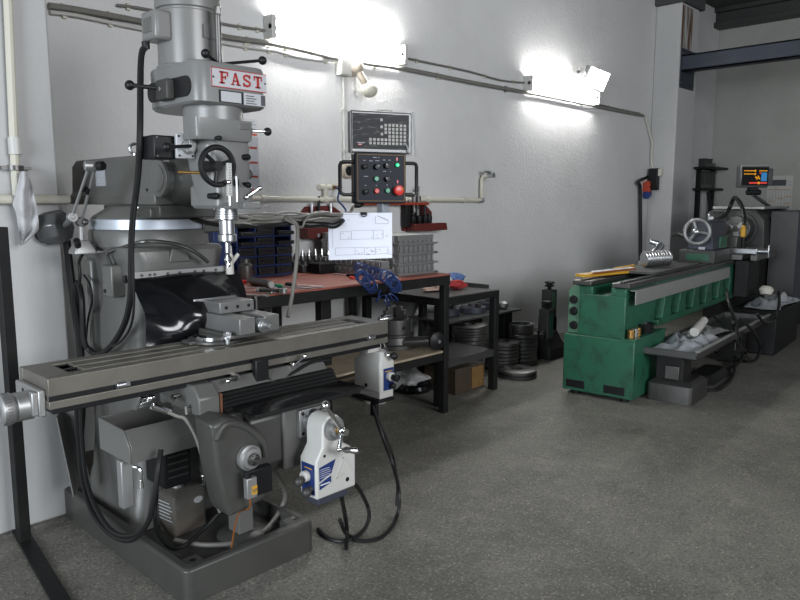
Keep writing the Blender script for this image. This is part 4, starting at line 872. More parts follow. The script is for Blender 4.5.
for lab, off in (('outer black hose sagging below the left end of the milling table', 0.), ('inner black hose sagging below the left end of the milling table', 4.)):
    cablething('sagging_hose', lab, [HX(76 + off, 400, 1.20), HX(78 + off, 440, 1.18), HX(82 + off, 478, 1.16), HX(92 + off, 512 - off, 1.14), HX(112, 535 - off, 1.13), HX(132, 540 - off, 1.13), HX(147, 524, 1.14), HX(154, 500, 1.15), HX(158, 470, 1.17), HX(161, 450, 1.2)], .010, None, 'black hoses sagging beside the mill base')
gx = .082
cablething('pan_hose', 'black hose looping through the mill base pan past the oil canister', [HZ(254, 496, .10) + V((0, 0, .02)), HZ(245, 513, .13), HZ(222, 512, .16), HZ(205, 528, .12), HZ(180, 548, .092), HZ(163, 540, .10), HZ(155, 520, .13), HZ(157, 490, .24)], .009)
cablething('pan_pipe', 'olive hose curving round the screw pedestal in the mill base pan', [HZ(175, 540, .084), HZ(205, 545, .084), HZ(240, 542, .084), HZ(265, 530, .09), HZ(280, 510, .12), HZ(285, 492, .20), (1.70, 2.36, .34)], .010, M_gcable)
# feed cables falling to the floor
cablething('feed_cable', 'long black cable dropping from the table feed box to the floor', [(2.34, 2.41, .50), HY(374, 410, 2.39), HY(382, 435, 2.32), HY(393, 465, 2.28), HZ(399, 492, .12), HZ(397, 516, .02), HZ(383, 536, .009), HZ(362, 541, .009), HZ(346, 533, .03), HZ(340, 520, .15)], .009)
cablething('feed_cable', 'doubled black cable alongside, dropping from the table feed box', [(2.35, 2.43, .50), HY(373, 402, 2.41), HY(380, 424, 2.38), HY(392, 452, 2.34), HZ(397, 480, .14), HZ(396, 506, .03)], .005)
fy2 = fy - .05
cablething('cross_feed_cable', 'black cable hanging from the knee feed box straight to the floor', [(cx + .02, fy2, .30), HY(339, 490, fy2), HY(344, 510, fy2 + .03), HZ(347, 530, .05), HZ(346, 549, .01)], .009)
cablething('cross_feed_cable', 'black cable bowing right from the knee feed box to the floor', [(cx + .05, fy2, .30), HY(352, 482, fy2), HZ(366, 502, .13), HZ(369, 518, .06), HZ(362, 532, .015), HZ(345, 541, .009), HZ(328, 538, .009), HZ(318, 529, .012)], .009)

# ================================================================ PENDANT ARM
pz_ = V((2.83, 2.85, 0))
t = thing('cable_boom', 'grey swing boom carrying the milling control panel, wound with cables', 'arm', (2.3, 2.87, 1.36))
az = 1.365
put('arm_tube', B().bx(1.72, 2.86, 2.86, 2.91, az - .022, az + .022), M_gray, t, .004)
put('arm_clamp', B().bx(1.70, 1.80, 2.84, 2.93, az - .05, az + .05), M_gray2, t, .006)
pc = HY(385, 207, 2.87)
put('post', B().bx(pc.x - .028, pc.x + .028, 2.86, 2.91, az - .02, 1.75), M_ring, t, .004)
put('cap', B().cyl((pc.x, 2.885, 1.445), (pc.x, 2.885, 1.455), .05), M_gray2, t)
g = []
random.seed(11)
for k in range(6):
    pts = [(1.62 + .0 * k, 2.86 - .01 * k, 1.35 + .006 * k)]
    for j in range(1, 9):
        pts.append((1.72 + j * .095, 2.845 - .008 * (k % 3) + random.uniform(-.01, .01), az + .028 - .012 * k + random.uniform(-.012, .012)))
    pts += [(2.64, 2.90, az + .03), (2.70, 2.94, az + .06), (2.72 + .01 * k, 2.95, 1.43), (2.75 + .01 * k, 2.94, 1.50)]
    cablething('arm_cable', ('grey' if k < 4 else 'black') + ' control cable strapped along the swing boom to the control panel', pts, .008 if k % 2 else .006, M_gcable if k < 4 else M_cable, 'grey cables strapped along the boom' if k < 4 else 'black cables strapped along the boom')
a = HY(297, 226, 2.78)
cablething('coolant_hose', 'slim grey jointed coolant hose hanging from the cable bundle to the milling table', [HY(285, 219, 2.82), HY(292, 222, 2.80), a, HY(297.5, 240, 2.74), HY(296.5, 262, 2.70), HY(293, 290, 2.66), HY(288, 317, 2.62)], .0095, M_gcable)
cablething('arm_loop_cable', 'grey cable looping at the bend above the coolant hose', [HY(288, 216, 2.80), HY(296, 225, 2.79), HY(302, 227, 2.79), HY(305, 221, 2.79), HY(312, 214.5, 2.79), HY(330, 212, 2.79)], .006, M_gcable)
# control panel box, turned a little to the left
RP = math.radians(-24)
pm_c = HY(381, 178, 2.82)
def panel(name, label, cat, c, rz):
    return thing(name, label, cat, c, rz)
pn = panel('operator_console', 'black milling control panel with handles, coloured buttons and red stop knob', 'control panel', pm_c, RP)
wP, hP = .152, .140
put('box', B().bx(-wP, wP, 0, .07, -hP, hP), M_black, pn, .01, local=True)
face = put('face_plate', B().prism(rr2(-wP + .006, wP - .006, -hP + .006, hP - .006, .012), (0, -.0005, 0), (1, 0, 0), (0, 0, 1), (0, -.003, 0)), M_panel, pn, local=True)
b = B(); t_ = .0012; w2, h2 = wP - .014, hP - .014
b.bx(-w2, w2, -.0042, -.0034, h2 - t_, h2).bx(-w2, w2, -.0042, -.0034, -h2, -h2 + t_).bx(-w2, -w2 + t_, -.0042, -.0034, -h2, h2).bx(w2 - t_, w2, -.0042, -.0034, -h2, h2)
put('border_line', b, M_yellow, face, local=True)
for s in (-1, 1):
    x0_ = s * wP; x1_ = s * (wP + .075)
    put('handle', B().tube([(x0_ - s * .002, .03, .085), (x1_ - s * .02, .03, .085), (x1_ - s * .006, .03, .08), (x1_, .03, .066), (x1_, .03, -.070), (x1_ - s * .006, .03, -.084), (x1_ - s * .02, .03, -.09), (x0_ - s * .002, .03, -.09)], .0105, 10, 0), M_black, pn, local=True)
def PP(zx, zy): return ((zx - 370) / 265 * wP, (270 - zy) / 222 * hP)
def pbtn(name, zx, zy, r, h, m, cap=True):
    x, z = PP(zx, zy); bb = B().rev([(r * 1.2, 0), (r * 1.2, .006)], (x, -.0035, z), (0, -1, 0), 24)
    o = put(name + '_collar', bb, M_black, pn, local=True)
    put(name, B().rev([(r, .006), (r, .006 + h), (r * .8, .008 + h)], (x, -.0035, z), (0, -1, 0), 24), m, o, local=False) if False else put(name, B().rev([(r, .006), (r, .006 + h), (r * .8, .008 + h)], (x, -.0035, z), (0, -1, 0), 24), m, pn, local=True)
pbtn('push_button', 315, 278, .0135, .008, M_bgreen); pbtn('push_button', 430, 378, .0135, .008, M_bgreen); pbtn('push_button', 318, 382, .0135, .008, M_bred)
pbtn('blank_button', 200, 175, .015, .010, M_black); pbtn('blank_button', 207, 390, .015, .010, M_black)
pbtn('pilot_lamp', 531, 157, .0095, .010, M_lampg)
pbtn('stop_button', 537, 376, .027, .026, M_bred)
x, z = PP(572, 362); put('stop_arrow', B().sph((x, -.034, z), .006, 8), M_yellow, pn, local=True)
for zx, zy, ang in ((317, 175, 35), (420, 165, 125), (425, 278, 150)):
    x, z = PP(zx, zy); k = put('selector_knob', B().rev([(.0155, 0), (.0155, .014), (.012, .022)], (x, -.0035, z), (0, -1, 0), 20), M_black, pn, local=True)
    d = V((math.cos(math.radians(ang)), 0, math.sin(math.radians(ang))))
    put('pointer', B().tube([V((x, -.0265, z)) + d * .003, V((x, -.0265, z)) + d * .014], .0022, 6, 0), M_lblw, pn, local=True)
g = B()
for zx, zy, w_ in ((305, 95, 40), (345, 95, 12), (265, 125, 36), (330, 122, 40), (400, 115, 30), (455, 115, 22), (405, 212, 30), (465, 215, 10), (200, 122, 20), (215, 258, 44), (210, 335, 16), (320, 335, 12), (430, 330, 14)):
    x, z = PP(zx, zy); g.bx(x - w_ / 530 * wP, x + w_ / 530 * wP, -.0042, -.0034, z - .002, z + .002)
put('panel_print', g, M_ink, pn, local=True)
g = B()
for zx, zy in ((533, 105), (540, 300)):
    x, z = PP(zx, zy); g.bx(x - .004, x + .004, -.0042, -.0034, z - .008, z + .008)
put('red_print', g, M_bred, pn, local=True)
# digital readout wrapped in clear film above
dc = HY(382, 132.5, 2.83)
dr = thing('digital_readout', 'dark digital readout with grey keypad wrapped in clear film above the control panel', 'readout', dc, RP)
wD, hD = .180, .113
put('case', B().bx(-wD, wD, 0, .06, -hD, hD), M_lamp, dr, .008, local=True)
put('front_panel', B().bx(-wD + .010, wD - .020, -.003, .0005, -hD + .022, hD - .014), M_scr, dr, .001, local=True)
g = B()
def DP(zx, zy): return ((zx - 370) / 312 * wD, (277 - zy) / 197 * hD)
ks = [(x, y) for y in (345, 380) for x in (250, 290, 330, 368, 406)] + [(x, y) for y in (208, 243, 277, 312, 345, 380) for x in (445, 483, 521, 562, 602)] + [(405, 208), (405, 243), (405, 277), (362, 160), (364, 226), (366, 292)]
for zx, zy in ks:
    x, z = DP(zx, zy); g.bx(x - .0075, x + .0075, -.006, -.003, z - .0075, z + .0075)
put('keypad', g, M_key, dr, .001, local=True)
g = B(); x, z = DP(145, 395); g.bx(x - .010, x + .010, -.0045, -.003, z - .003, z + .003); put('maker_mark', g, M_bred, dr, local=True)
g = B(); x, z = DP(160, 378); g.bx(x - .022, x + .022, -.0045, -.003, z - .002, z + .002); put('maker_print', g, M_ink, dr, local=True)
def film(u, v):
    x = -wD - .006 + (2 * wD + .020) * u; z = -hD - .008 + (2 * hD + .016) * v
    return (x, -.012 - .004 * math.sin(u * 17 + v * 9) - .004 * math.sin(v * 21 - u * 6), z)
put('clear_film', B().grid(film, 24, 16), M_film, dr, local=True, ang=80)
b = B().tube([(wD + .002, -.006, hD + .004), (wD + .012, -.004, .02), (wD + .022, 0, -hD - .01)], .005, 6)
b.tube([(-wD - .004, -.004, hD), (-wD - .003, -.004, 0), (-wD - .001, -.004, -hD)], .003, 6).tube([(-wD, -.004, -hD - .006), (0, -.006, -hD - .008), (wD, -.004, -hD - .006)], .004, 6).tube([(wD - .06, -.014, -hD + .05), (wD - .045, -.016, -.06), (wD - .02, -.015, -hD + .0)], .004, 6).tube([(-.03, .0, hD + .004), (.02, .0, hD + .007), (.06, 0, hD + .004)], .004, 6)
put('film_fold', b, M_bag, dr, local=True)
# paper drawing clipped to the arm
po = HY(360.5, 236, 2.80)
pp = thing('paper_drawing', 'white paper drawing clipped to the control arm in front of the bench', 'drawing', po, math.radians(-37))
wp, hp = .172, .124
def pf_(u, v): return (-wp + 2 * wp * u, -.004 * math.sin(PI * u) , -hp + 2 * hp * v + .004 * (1 - v) * (u - .5) * 2)
sh_ = put('sheet', B().grid(pf_, 10, 6, .001), M_paper, pp, local=True, ang=80)
g = B()
def line(x0, z0, x1, z1, w=.0008): 
    d = V((x1 - x0, 0, z1 - z0)); n_ = V((-d.z, 0, d.x)).normalized() * w
    o = V((x0, -.0065, z0)); g.add([o - n_, o + d - n_, o + d + n_, o + n_], [(0, 1, 2, 3)])
def QP(zx, zy): return ((zx - 355) / 310 * wp, (318 - zy) / 222 * hp)
def ln(a, b_, c, d, w=.0008): line(*QP(a, b_), *QP(c, d), w)
ln(85, 165, 85, 425); ln(90, 115, 340, 110); ln(160, 275, 250, 275); ln(160, 275, 160, 350); ln(160, 350, 570, 345); ln(265, 265, 265, 350); ln(480, 262, 480, 350); ln(575, 265, 575, 345); ln(265, 265, 575, 262)
ln(520, 125, 630, 170, .0014); ln(630, 170, 628, 195); ln(500, 130, 500, 200); ln(500, 200, 628, 200); ln(110, 430, 640, 425); ln(110, 430, 110, 500); ln(300, 430, 300, 500); ln(110, 500, 600, 490); ln(390, 430, 390, 495); ln(500, 430, 500, 490)
random.seed(2)
for k in range(46):
    x, y = (random.uniform(300, 640), random.uniform(428, 500)) if k < 28 else (random.choice([random.uniform(120, 240), random.uniform(310, 390)]), random.uniform(160, 188)) if k < 38 else (random.uniform(110, 620), random.uniform(280, 340))
    ln(x, y, x + random.uniform(6, 26), y, .0012)
put('drawn_lines', g, M_ink, sh_, local=False) if False else put('drawn_lines', g, M_ink, pp, local=True)
x, z = QP(387, 100)
solo('binder_clip', 'small black clip holding the paper drawing to the control arm', 'clip', B().add(*(lambda bb: (bb.v, bb.f))(B().box(po + RZ(math.radians(-37)) @ V((x, .0, hp - .004)), (.034, .03, .014), RZ(math.radians(-37))))).tube([po + RZ(math.radians(-37)) @ V((x + dx, -.016, hp + dz)) for dx, dz in ((-.014, -.004), (-.012, -.015), (.0, -.020), (.012, -.015), (.014, -.004))], .003, 6), M_black, bevel=.003)

# ================================================================ WORKBENCH
BZ = .97; bX0, bX1, bY0, bY1 = 2.03, 3.70, 3.06, 4.05
t = thing('workbench', 'black steel workbench with red rubber top along the long wall', 'workbench', (2.9, 3.5, 0))
put('bench_top', B().prism([(bX0 + .12, bY0), (bX1, bY0), (bX1, bY1), (bX0, bY1), (bX0, bY0 + .2)], (0, 0, BZ - .012), (1, 0, 0), (0, 1, 0), (0, 0, .012)), M_red, t, .003)
put('top_frame', B().bx(bX0 + .1, bX1, bY0 + .004, bY0 + .05, BZ - .075, BZ - .0125).bx(bX1 - .05, bX1 - .003, bY0 + .05, bY1, BZ - .075, BZ - .0125).bx(bX0 + .004, bX0 + .05, bY0 + .2, bY1, BZ - .075, BZ - .0125).bx(bX0, bX1, bY1 - .05, bY1, BZ - .075, BZ - .0125), M_bframe, t, .003)
for x, y in ((bX1 - .055, bY0 + .006), (bX0 + .14, bY0 + .006), (bX1 - .055, bY1 - .06), (bX0 + .01, bY1 - .06), (bX0 + .9, bY1 - .06)):
    put('leg', B().bx(x, x + .05, y, y + .05, 0, BZ - .075), M_bframe, t, .003)
put('leg', B().bx(2.76, 2.84, 3.30, 3.36, 0, BZ - .075), M_bframe, t, .003)
SZ = .445
put('shelf_frame', B().bx(bX0 + .12, bX1 - .055, bY0 + .012, bY0 + .05, SZ - .07, SZ - .016).bx(bX1 - .05, bX1 - .01, bY0 + .055, bY1 - .06, SZ - .07, SZ - .016), M_bframe, t, .003)
put('shelf', B().bx(bX0 + .12, bX1 - .06, bY0 + .012, bY1 - .08, SZ - .016, SZ), M_ply, t, .002)
# blue drawer cabinet
cx0, cx1, cy0, cy1 = 2.50, 2.93, 3.80, 4.02; cz0 = BZ + .001
t = thing('drawer_cabinet', 'blue small parts cabinet with dark drawers on the bench by the wall', 'cabinet', (2.7, 3.9, cz0))
ch = .33
b = B().bx(cx0, cx0 + .012, cy0, cy1, cz0, cz0 + ch).bx(cx1 - .012, cx1, cy0, cy1, cz0, cz0 + ch).bx(cx0, cx1, cy1 - .01, cy1, cz0, cz0 + ch)
for k in range(6): b.bx(cx0, cx1, cy0, cy1, cz0 + k * (ch - .012) / 5, cz0 + k * (ch - .012) / 5 + .012)
for k in (1, 2): b.bx(cx0 + k * (cx1 - cx0) / 3 - .006, cx0 + k * (cx1 - cx0) / 3 + .006, cy0, cy1, cz0, cz0 + ch)
put('body', b, M_blue, t, .002)
dw = (cx1 - cx0) / 3
proto = None
for i in range(3):
    for j in range(5):
        xa = cx0 + i * dw + .010; za = cz0 + j * (ch - .012) / 5 + .014
        pull = random.choice([0, 0, .004, .008]) if not (j > 2 and i in (0, 2)) else .03
        hh = .048 if not (j > 2 and i in (0, 2)) else .024
        d_ = put('drawer', B().bx(xa, xa + dw - .02, cy0 - .012 - pull, cy0 + .12, za, za + hh).bx(xa + .02, xa + dw - .04, cy0 - .022 - pull, cy0 - .01 - pull, za + hh * .45, za + hh * .62), M_drawer, t, .002)
for x0_, z0_, m in ((cx1 - .12, cz0 + .03, M_lblw), (cx1 - .11, cz0 + .015, M_sockb), (cx1 - .10, cz0 + .055, M_bred)):
    pass
solo('blue_bin', 'tall dark blue bin standing left of the parts cabinet on the bench', 'bin', B().bx(cx0 - .14, cx0 - .012, 3.84, 4.02, cz0, cz0 + .32).bx(cx0 - .15, cx0 - .002, 3.83, 4.03, cz0 + .30, cz0 + .33), M_blue, bevel=.008)
q = HZ(247, 277, cz0); solo('steel_tin', 'dark steel tin standing before the blue parts cabinet', 'tin', B().rev([(.04, 0), (.042, .005), (.042, .10), (.030, .115), (.030, .14)], (2.44, 3.62, cz0), (0, 0, 1), 24), M_dsteel)
# tooling rack with holders
rx0, rx1 = 3.02, 3.44; ry = 3.86
solo('tool_rack', 'long dark rack full of tool holders on the bench by the wall', 'rack', B().prism([(ry - .06, 0), (ry + .12, 0), (ry + .12, .085), (ry - .06, .05)], (rx0, 0, cz0), (0, 1, 0), (0, 0, 1), (rx1 - rx0, 0, 0)), M_ldark, bevel=.006)
random.seed(4); first = None
for i in range(7):
    for j in range(2):
        x = rx0 + .035 + i * .058; y = ry - .015 + j * .07; z = cz0 + .062 + j * .014
        p = (x, y, z)
        if first is None:
            first = thing('tool_holder', 'steel tool holder standing in the bench tool rack', 'tool holder', p, 0, 'tool holders in the bench rack')
            put('shank', B().rev([(.012, 0), (.016, .012), (.022, .02), (.022, .03), (.016, .032), (.014, .05)], p, (0, 0, 1), 14), M_dsteel, first)
            put('tip', B().cyl((x, y, z + .05), (x, y, z + .072), .007, .004, 10), M_steel, first)
        else: dup(first, p)
solo('taper_arbor', 'tall pointed arbor standing up in the middle of the bench tool rack', 'arbor', B().rev([(.018, 0), (.018, .03), (.008, .04), (.006, .10), (.001, .13)], (rx0 + .29, ry + .02, cz0 + .08), (0, 0, 1), 14), M_dsteel)
# aluminium profile stack
first = None
sx0, sx1, sy0, sy1 = 3.31, 3.685, 3.17, 3.95
lays = ['lowest ribbed aluminium profile slab of the stack at the bench end', 'second ribbed aluminium profile slab from the bottom of the bench stack', 'third ribbed aluminium profile slab, just under the topmost one', 'topmost ribbed aluminium profile slab of the bench stack']
for k in range(4):
    z = cz0 + k * .066; ins = .004 * (k % 2)
    t = thing('profile_slab', lays[k], 'profile', (3.5, 3.5, z), 0, 'aluminium profile slabs stacked on the bench end')
    put('slab', B().bx(sx0 + ins, sx1 - ins, sy0 + ins, sy1, z, z + .016).bx(sx0 + ins + .01, sx1 - ins - .01, sy0 + ins + .02, sy1, z + .016, z + .064), M_alu, t, .001)
    g = B()
    for j in range(8):
        x = sx0 + .012 + j * .046; g.bx(x, x + .009, sy0 + ins + .004, sy0 + .03, z + .016, z + (.060 if k != 3 else .03))
    for j in range(12):
        y = sy0 + .06 + j * .06; g.bx(sx0 + ins + .001, sx0 + .02, y, y + .02, z + .016, z + .06)
    g.bx(sx1 - .02, sx1 + .012, sy0, sy0 + .02, z + .002, z + .014)
    put('ribs', g, M_alu, t, .001)
for k, lab in enumerate(('lower long aluminium rail lying left of the slab stack on the bench', 'upper long aluminium rail lying left of the slab stack on the bench')):
    z = cz0 + k * .05; b = B().bx(3.20 + .01 * k, 3.295, 3.22 + .02 * k, 4.0, z, z + .012).bx(3.21 + .01 * k, 3.29, 3.22 + .02 * k, 4.0, z + .012, z + .048)
    for j in range(14): b.bx(3.196 + .01 * k, 3.215, 3.25 + j * .053, 3.27 + j * .053, z + .012, z + .042)
    solo('profile_rail', lab, 'profile', b, M_alu, 'long aluminium rails on the bench', bevel=.001)
q = HZ(371, 263, BZ)
solo('black_box', 'low black box on the bench behind the hanging paper drawing', 'box', B().bx(3.05, 3.19, 3.66, 3.78, cz0, cz0 + .06).bx(3.045, 3.195, 3.655, 3.785, cz0 + .05, cz0 + .07), M_black, bevel=.006)
# small tools on the bench
def bz(px, py, h=.0): return HZ(px, py, BZ + .001 + h)
a, c = bz(252, 281, .022), bz(270, 284.5, .022)
t = thing('round_grip', 'fat grey cylindrical holder lying on the bench before the blue cabinet', 'tool', a)
put('barrel', B().cyl(a, c, .022), M_dsteel, t, .003); put('ring', B().cyl(c, c + (c - a).normalized() * .02, .018), M_steel, t)
a, c = bz(258, 290, .012), bz(283, 291, .012); t = thing('ratchet_wrench', 'steel ratchet wrench with dark handle lying at the bench front', 'wrench', a)
put('handle', B().tube([a, c], .010, 10, 0), M_dsteel, t); put('head', B().cyl(c - V((0, 0, .012)), c + V((0, 0, .014)), .022).sph(a, .013), M_steel, t, .002)
def spanner(name, label, p0, p1, m, w=.009):
    d = (p1 - p0).normalized(); n_ = V((-d.y, d.x, 0)); b = B()
    b.prism([(0, -w), (1, -w), (1, w), (0, w)], p0, p1 - p0, n_, (0, 0, .006))
    for p, s in ((p0, -1), (p1, 1)):
        o = p + d * s * .008; b.prism([(-.010, -.018), (.012, -.02), (.026, -.016), (.026, -.008), (.010, -.007), (.010, .007), (.026, .008), (.026, .016), (.012, .02), (-.010, .018)], o, d * s, n_, (0, 0, .009))
    solo(name, label, 'spanner', b, m, bevel=.001)
spanner('spanner', 'bright open ended spanner nearest the bench front edge', bz(243, 292), bz(268, 293.5), M_chrome)
spanner('spanner', 'spanner with dull shank lying behind the bright one at the bench front', bz(246, 288.5), bz(272, 288), M_steel)
spanner('spanner', 'short bright spanner under the ratchet wrench on the bench', bz(244, 295.5), bz(262, 296.5), M_steel)
for lab, p0, p1, p2, m in (('screwdriver with black handle lying on the red bench top', bz(286, 284, .012), bz(296, 285.5, .012), bz(324, 287, .006), M_black), ('screwdriver with green handle lying on the red bench top', bz(274, 285.5, .012), bz(283, 286.5, .012), bz(312, 288.5, .006), M_bgreen)):
    t = thing('screwdriver', lab, 'screwdriver', p0); put('handle', B().rev([(.008, 0), (.012, .01), (.012, (p1 - p0).length * .8), (.007, (p1 - p0).length)], p0, p1 - p0, 12), m, t); put('blade', B().cyl(p1, p2, .004), M_steel, t)
q = bz(243, 283.5); solo('plastic_stopper', 'small red stopper on the bench at the far left of the tools', 'cap', B().rev([(.022, 0), (.022, .018), (.018, .022)], q, (0, 0, 1), 16), M_bred)
for k, (px, py) in enumerate(((349, 276), (354, 273.5), (360, 272), (352, 279))):
    q = bz(px, py); solo('red_part', 'small red plastic part lying on the bench under the paper drawing', 'part', B().box(q + V((0, 0, .009)), (.05, .022, .017), RZ(.4 * k)), M_bred, 'small red parts on the bench', bevel=.003)
a, c = bz(333, 274, .01), bz(357, 275.5, .012); t = thing('air_gun', 'slim air gun with black grip lying on the bench below the drawing', 'air gun', a)
put('nozzle', B().cyl(a, a.lerp(c, .6), .004), M_steel, t); put('grip', B().cyl(a.lerp(c, .6), c, .011, .014), M_black, t, .002)
# coiled air hose
path = [HZ(354, 262, BZ + .05), HZ(360, 268, BZ + .05), HZ(370, 272, BZ + .05), HZ(382, 275, BZ + .05), HZ(391, 280, BZ + .045), HY(396, 288, bY0 - .05), HY(394, 297, bY0 - .06), HY(385, 301, bY0 - .06), HY(378, 296, bY0 - .05), HY(372, 287, bY0 - .04), HZ(366, 280, BZ + .05), HZ(360, 275, BZ + .045)]
sp = spline([V(p) for p in path], 40); L_ = [0]
for i in range(1, len(sp)): L_.append(L_[-1] + (sp[i] - sp[i - 1]).length)
turns = 36; hp_ = []; a_ = V((0, 0, 1)); i = 0
for s in range(turns * 12 + 1):
    l = L_[-1] * s / (turns * 12)
    while i < len(L_) - 2 and L_[i + 1] < l: i += 1
    f = (l - L_[i]) / max(L_[i + 1] - L_[i], 1e-6); p = sp[i].lerp(sp[i + 1], f); d = (sp[i + 1] - sp[i]).normalized()
    a_ = (a_ - d * a_.dot(d)).normalized(); c_ = d.cross(a_); th = 2 * PI * s / 12
    hp_.append(p + (a_ * math.cos(th) + c_ * math.sin(th)) * .034)
t = thing('air_hose', 'blue coiled air hose draped over the front edge of the bench', 'hose', path[3])
put('coil', B().tube(hp_, .0048, 6, 0), M_hose, t)
put('lead', B().tube([HY(335, 187, 4.05), HY(339, 190, 4.02), HY(338, 200, 4.0), HY(343, 206, 3.98), HY(346, 212, 3.95), HY(345, 225, 3.9), HY(350, 245, 3.8), HY(352, 258, 3.75), path[0]], .007), M_hose, t)

# red tool racks on the wall
def wr(px, py): return HY(px, py, WY - .02)
t = thing('tool_holder_rack', 'dark red wall rack left of the hanging drawing above the bench', 'rack', wr(318, 230))
o = wr(318, 222); 
def outl(pts): return [(HY(x, y, WY - .02).x, HY(x, y, WY - .02).z) for x, y in pts]
put('back_plate', B().prism(outl([(300, 214), (306, 206.5), (332, 205.5), (341, 212), (345, 216), (345, 238), (301, 238)]), (0, WY - .02, 0), (1, 0, 0), (0, 0, 1), (0, .0199, 0)), M_rackred, t, .002)
put('front_box', B().prism(outl([(301, 228), (343, 226.5), (343, 238), (301, 238.5)]), (0, WY - .10, 0), (1, 0, 0), (0, 0, 1), (0, .08, 0)), M_rackred, t, .003)
put('steel_strip', B().prism(outl([(303, 216), (344, 215), (344, 225), (303, 226)]), (0, WY - .03, 0), (1, 0, 0), (0, 0, 1), (0, .01, 0)), M_alu, t)
for px in (310, 317, 329): q = wr(px, 210); put('peg', B().cyl(q + V((0, -.02, -.06)), q + V((0, -.02, .05 if px != 317 else .1)), .012), M_black if px == 317 else M_steel, t)
put('hole', B().cyl(wr(312, 235) + V((0, -.082, 0)), wr(312, 235) + V((0, -.079, 0)), .014), M_lblw, t)
t = thing('tool_holder_rack', 'dark red wall rack with black holders right of the control panel', 'rack', wr(420, 228))
put('back_plate', B().prism(outl([(403, 206), (408, 203), (425, 204), (432, 212), (432, 231), (403, 231)]), (0, WY - .02, 0), (1, 0, 0), (0, 0, 1), (0, .0199, 0)), M_rackred, t, .002)
put('ledge', B().prism(outl([(406, 224), (437, 222.5), (438, 229.5), (406, 231)]), (0, WY - .13, 0), (1, 0, 0), (0, 0, 1), (0, .11, 0)), M_rackred, t, .003)
put('side_post', B().prism(outl([(401.5, 203), (405.5, 203), (405.5, 227), (401.5, 227)]), (0, WY - .08, 0), (1, 0, 0), (0, 0, 1), (0, .06, 0)), M_black, t, .003)
for px, py, hh in ((412, 216, .10), (418, 213, .14), (424, 210, .16), (428, 216, .09)):
    q = HY(px, py, WY - .06); solo('tool_holder', 'black tool holder standing in the right red wall rack', 'tool holder', B().rev([(.02, 0), (.028, .02), (.028, .06), (.014, .07), (.012, hh)], (q.x, WY - .07, HY(px, 223.5, WY - .08).z), (0, 0, 1), 14), M_black, 'holders in the right wall rack')
t = thing('tool_rail', 'narrow red rail with hanging tools on the wall just under the control panel', 'rail', wr(390, 204))
put('rail', B().prism(outl([(358.5, 202.3), (423, 202.3), (423, 205), (358.5, 205)]), (0, WY - .09, 0), (1, 0, 0), (0, 0, 1), (0, .089, 0)), M_rackbright, t, .002)
for px, l, r in ((409, 5, .012), (414, 7, .020), (417.5, 12, .018)):
    a = HY(px, 205.5, WY - .06); c = HY(px, 205.5 + l, WY - .06); solo('hanging_tool', 'dark steel tool hanging from the red wall rail', 'tool', B().cyl(a + V((0, 0, .05)), c, r * .6).cyl(a.lerp(c, .3), c, r), M_dsteel, 'tools hanging on the wall rail')
for px, l in ((414, 6), (418, 10)):
    a = HY(px, 202, WY - .06); solo('upright_tool', 'dark steel holder standing on top of the red wall rail', 'tool', B().cyl(a, a + V((0, 0, .05)), .024).cyl(a + V((0, 0, .05)), a + V((0, 0, .008 * l + .05)), .012), M_dsteel, 'tools standing on the wall rail')

# things on the bench shelf and below
q = V((3.50, 3.40, SZ + .001))
t = thing('rotary_table', 'steel rotary table with three-jaw chuck and black handwheel on the bench shelf', 'rotary table', q)
put('base', B().rev([(.155, 0), (.155, .03), (.14, .035), (.135, .085)], q, (0, 0, 1), 40).bx(q.x - .17, q.x + .17, q.y - .06, q.y + .06, q.z, q.z + .03), M_dsteel, t, .003)
ck = put('chuck', B().rev([(.135, .086), (.135, .10), (.118, .102), (.118, .20), (.110, .206), (.03, .207)], q, (0, 0, 1), 40), M_dsteel, t, .003)
for k in range(3):
    a = 2 * PI * k / 3 + .9; R = RZ(a); b = B()
    for d_, h0, h1 in ((.075, .206, .235), (.055, .206, .265), (.035, .206, .29)): b.box(q + R @ V((d_ + .012, 0, (h0 + h1) / 2)), (.034, .036, h1 - h0), R)
    put('jaw', b, M_dsteel, t, .002)
b = B()
for k in range(3):
    a = 2 * PI * k / 3 + 2.4; b.cyl(q + RZ(a) @ V((.116, 0, .15)), q + RZ(a) @ V((.1195, 0, .15)), .014)
put('key_hole', b, M_black, ck)
wv = HY(437, 341, 3.09); put('worm_housing', B().cyl(wv + V((-.02, .03, 0)), wv + V((-.12, .2, -.02)), .036).cyl(wv + V((0, .03, 0)), wv + V((0, .06, 0)), .03), M_dsteel, t, .003)
put('handwheel', B().rev([(.02, -.03), (.02, -.02), (.058, -.018), (.062, -.006), (.062, .008), (.04, .014), (.02, .02)], wv, (-.25, -1, 0), 32), M_black, t)
put('wheel_hub', B().rev([(.012, .02), (.012, .03)], wv, (-.25, -1, 0), 16), M_steel, t)
q = HY(409, 303, 3.96); solo('leaning_disc', 'grey round blade leaning on the wall behind the rotary table', 'disc', B().cyl((q.x + .05, 4.02, SZ + .17), (q.x + .05, 4.035, SZ + .175), .165, n=40), M_alu, bevel=.002)
q = HZ(381, 405, 0); t = thing('bucket', 'dirty white plastic bucket on the floor beneath the table feed box', 'bucket', q + V((.05, .12, 0)))
qb = q + V((.04, .10, 0)); put('body', B().rev([(.085, 0), (.10, .20), (.104, .205), (.104, .225), (.096, .225), (.085, .02), (.001, .018)], qb, (0, 0, 1), 28, 0, False), M_bucket, t)
put('slot', B().box(qb + RZ(-.2) @ V((-.02, -.089, .05)), (.05, .012, .022), RZ(-.2)), M_black, t)
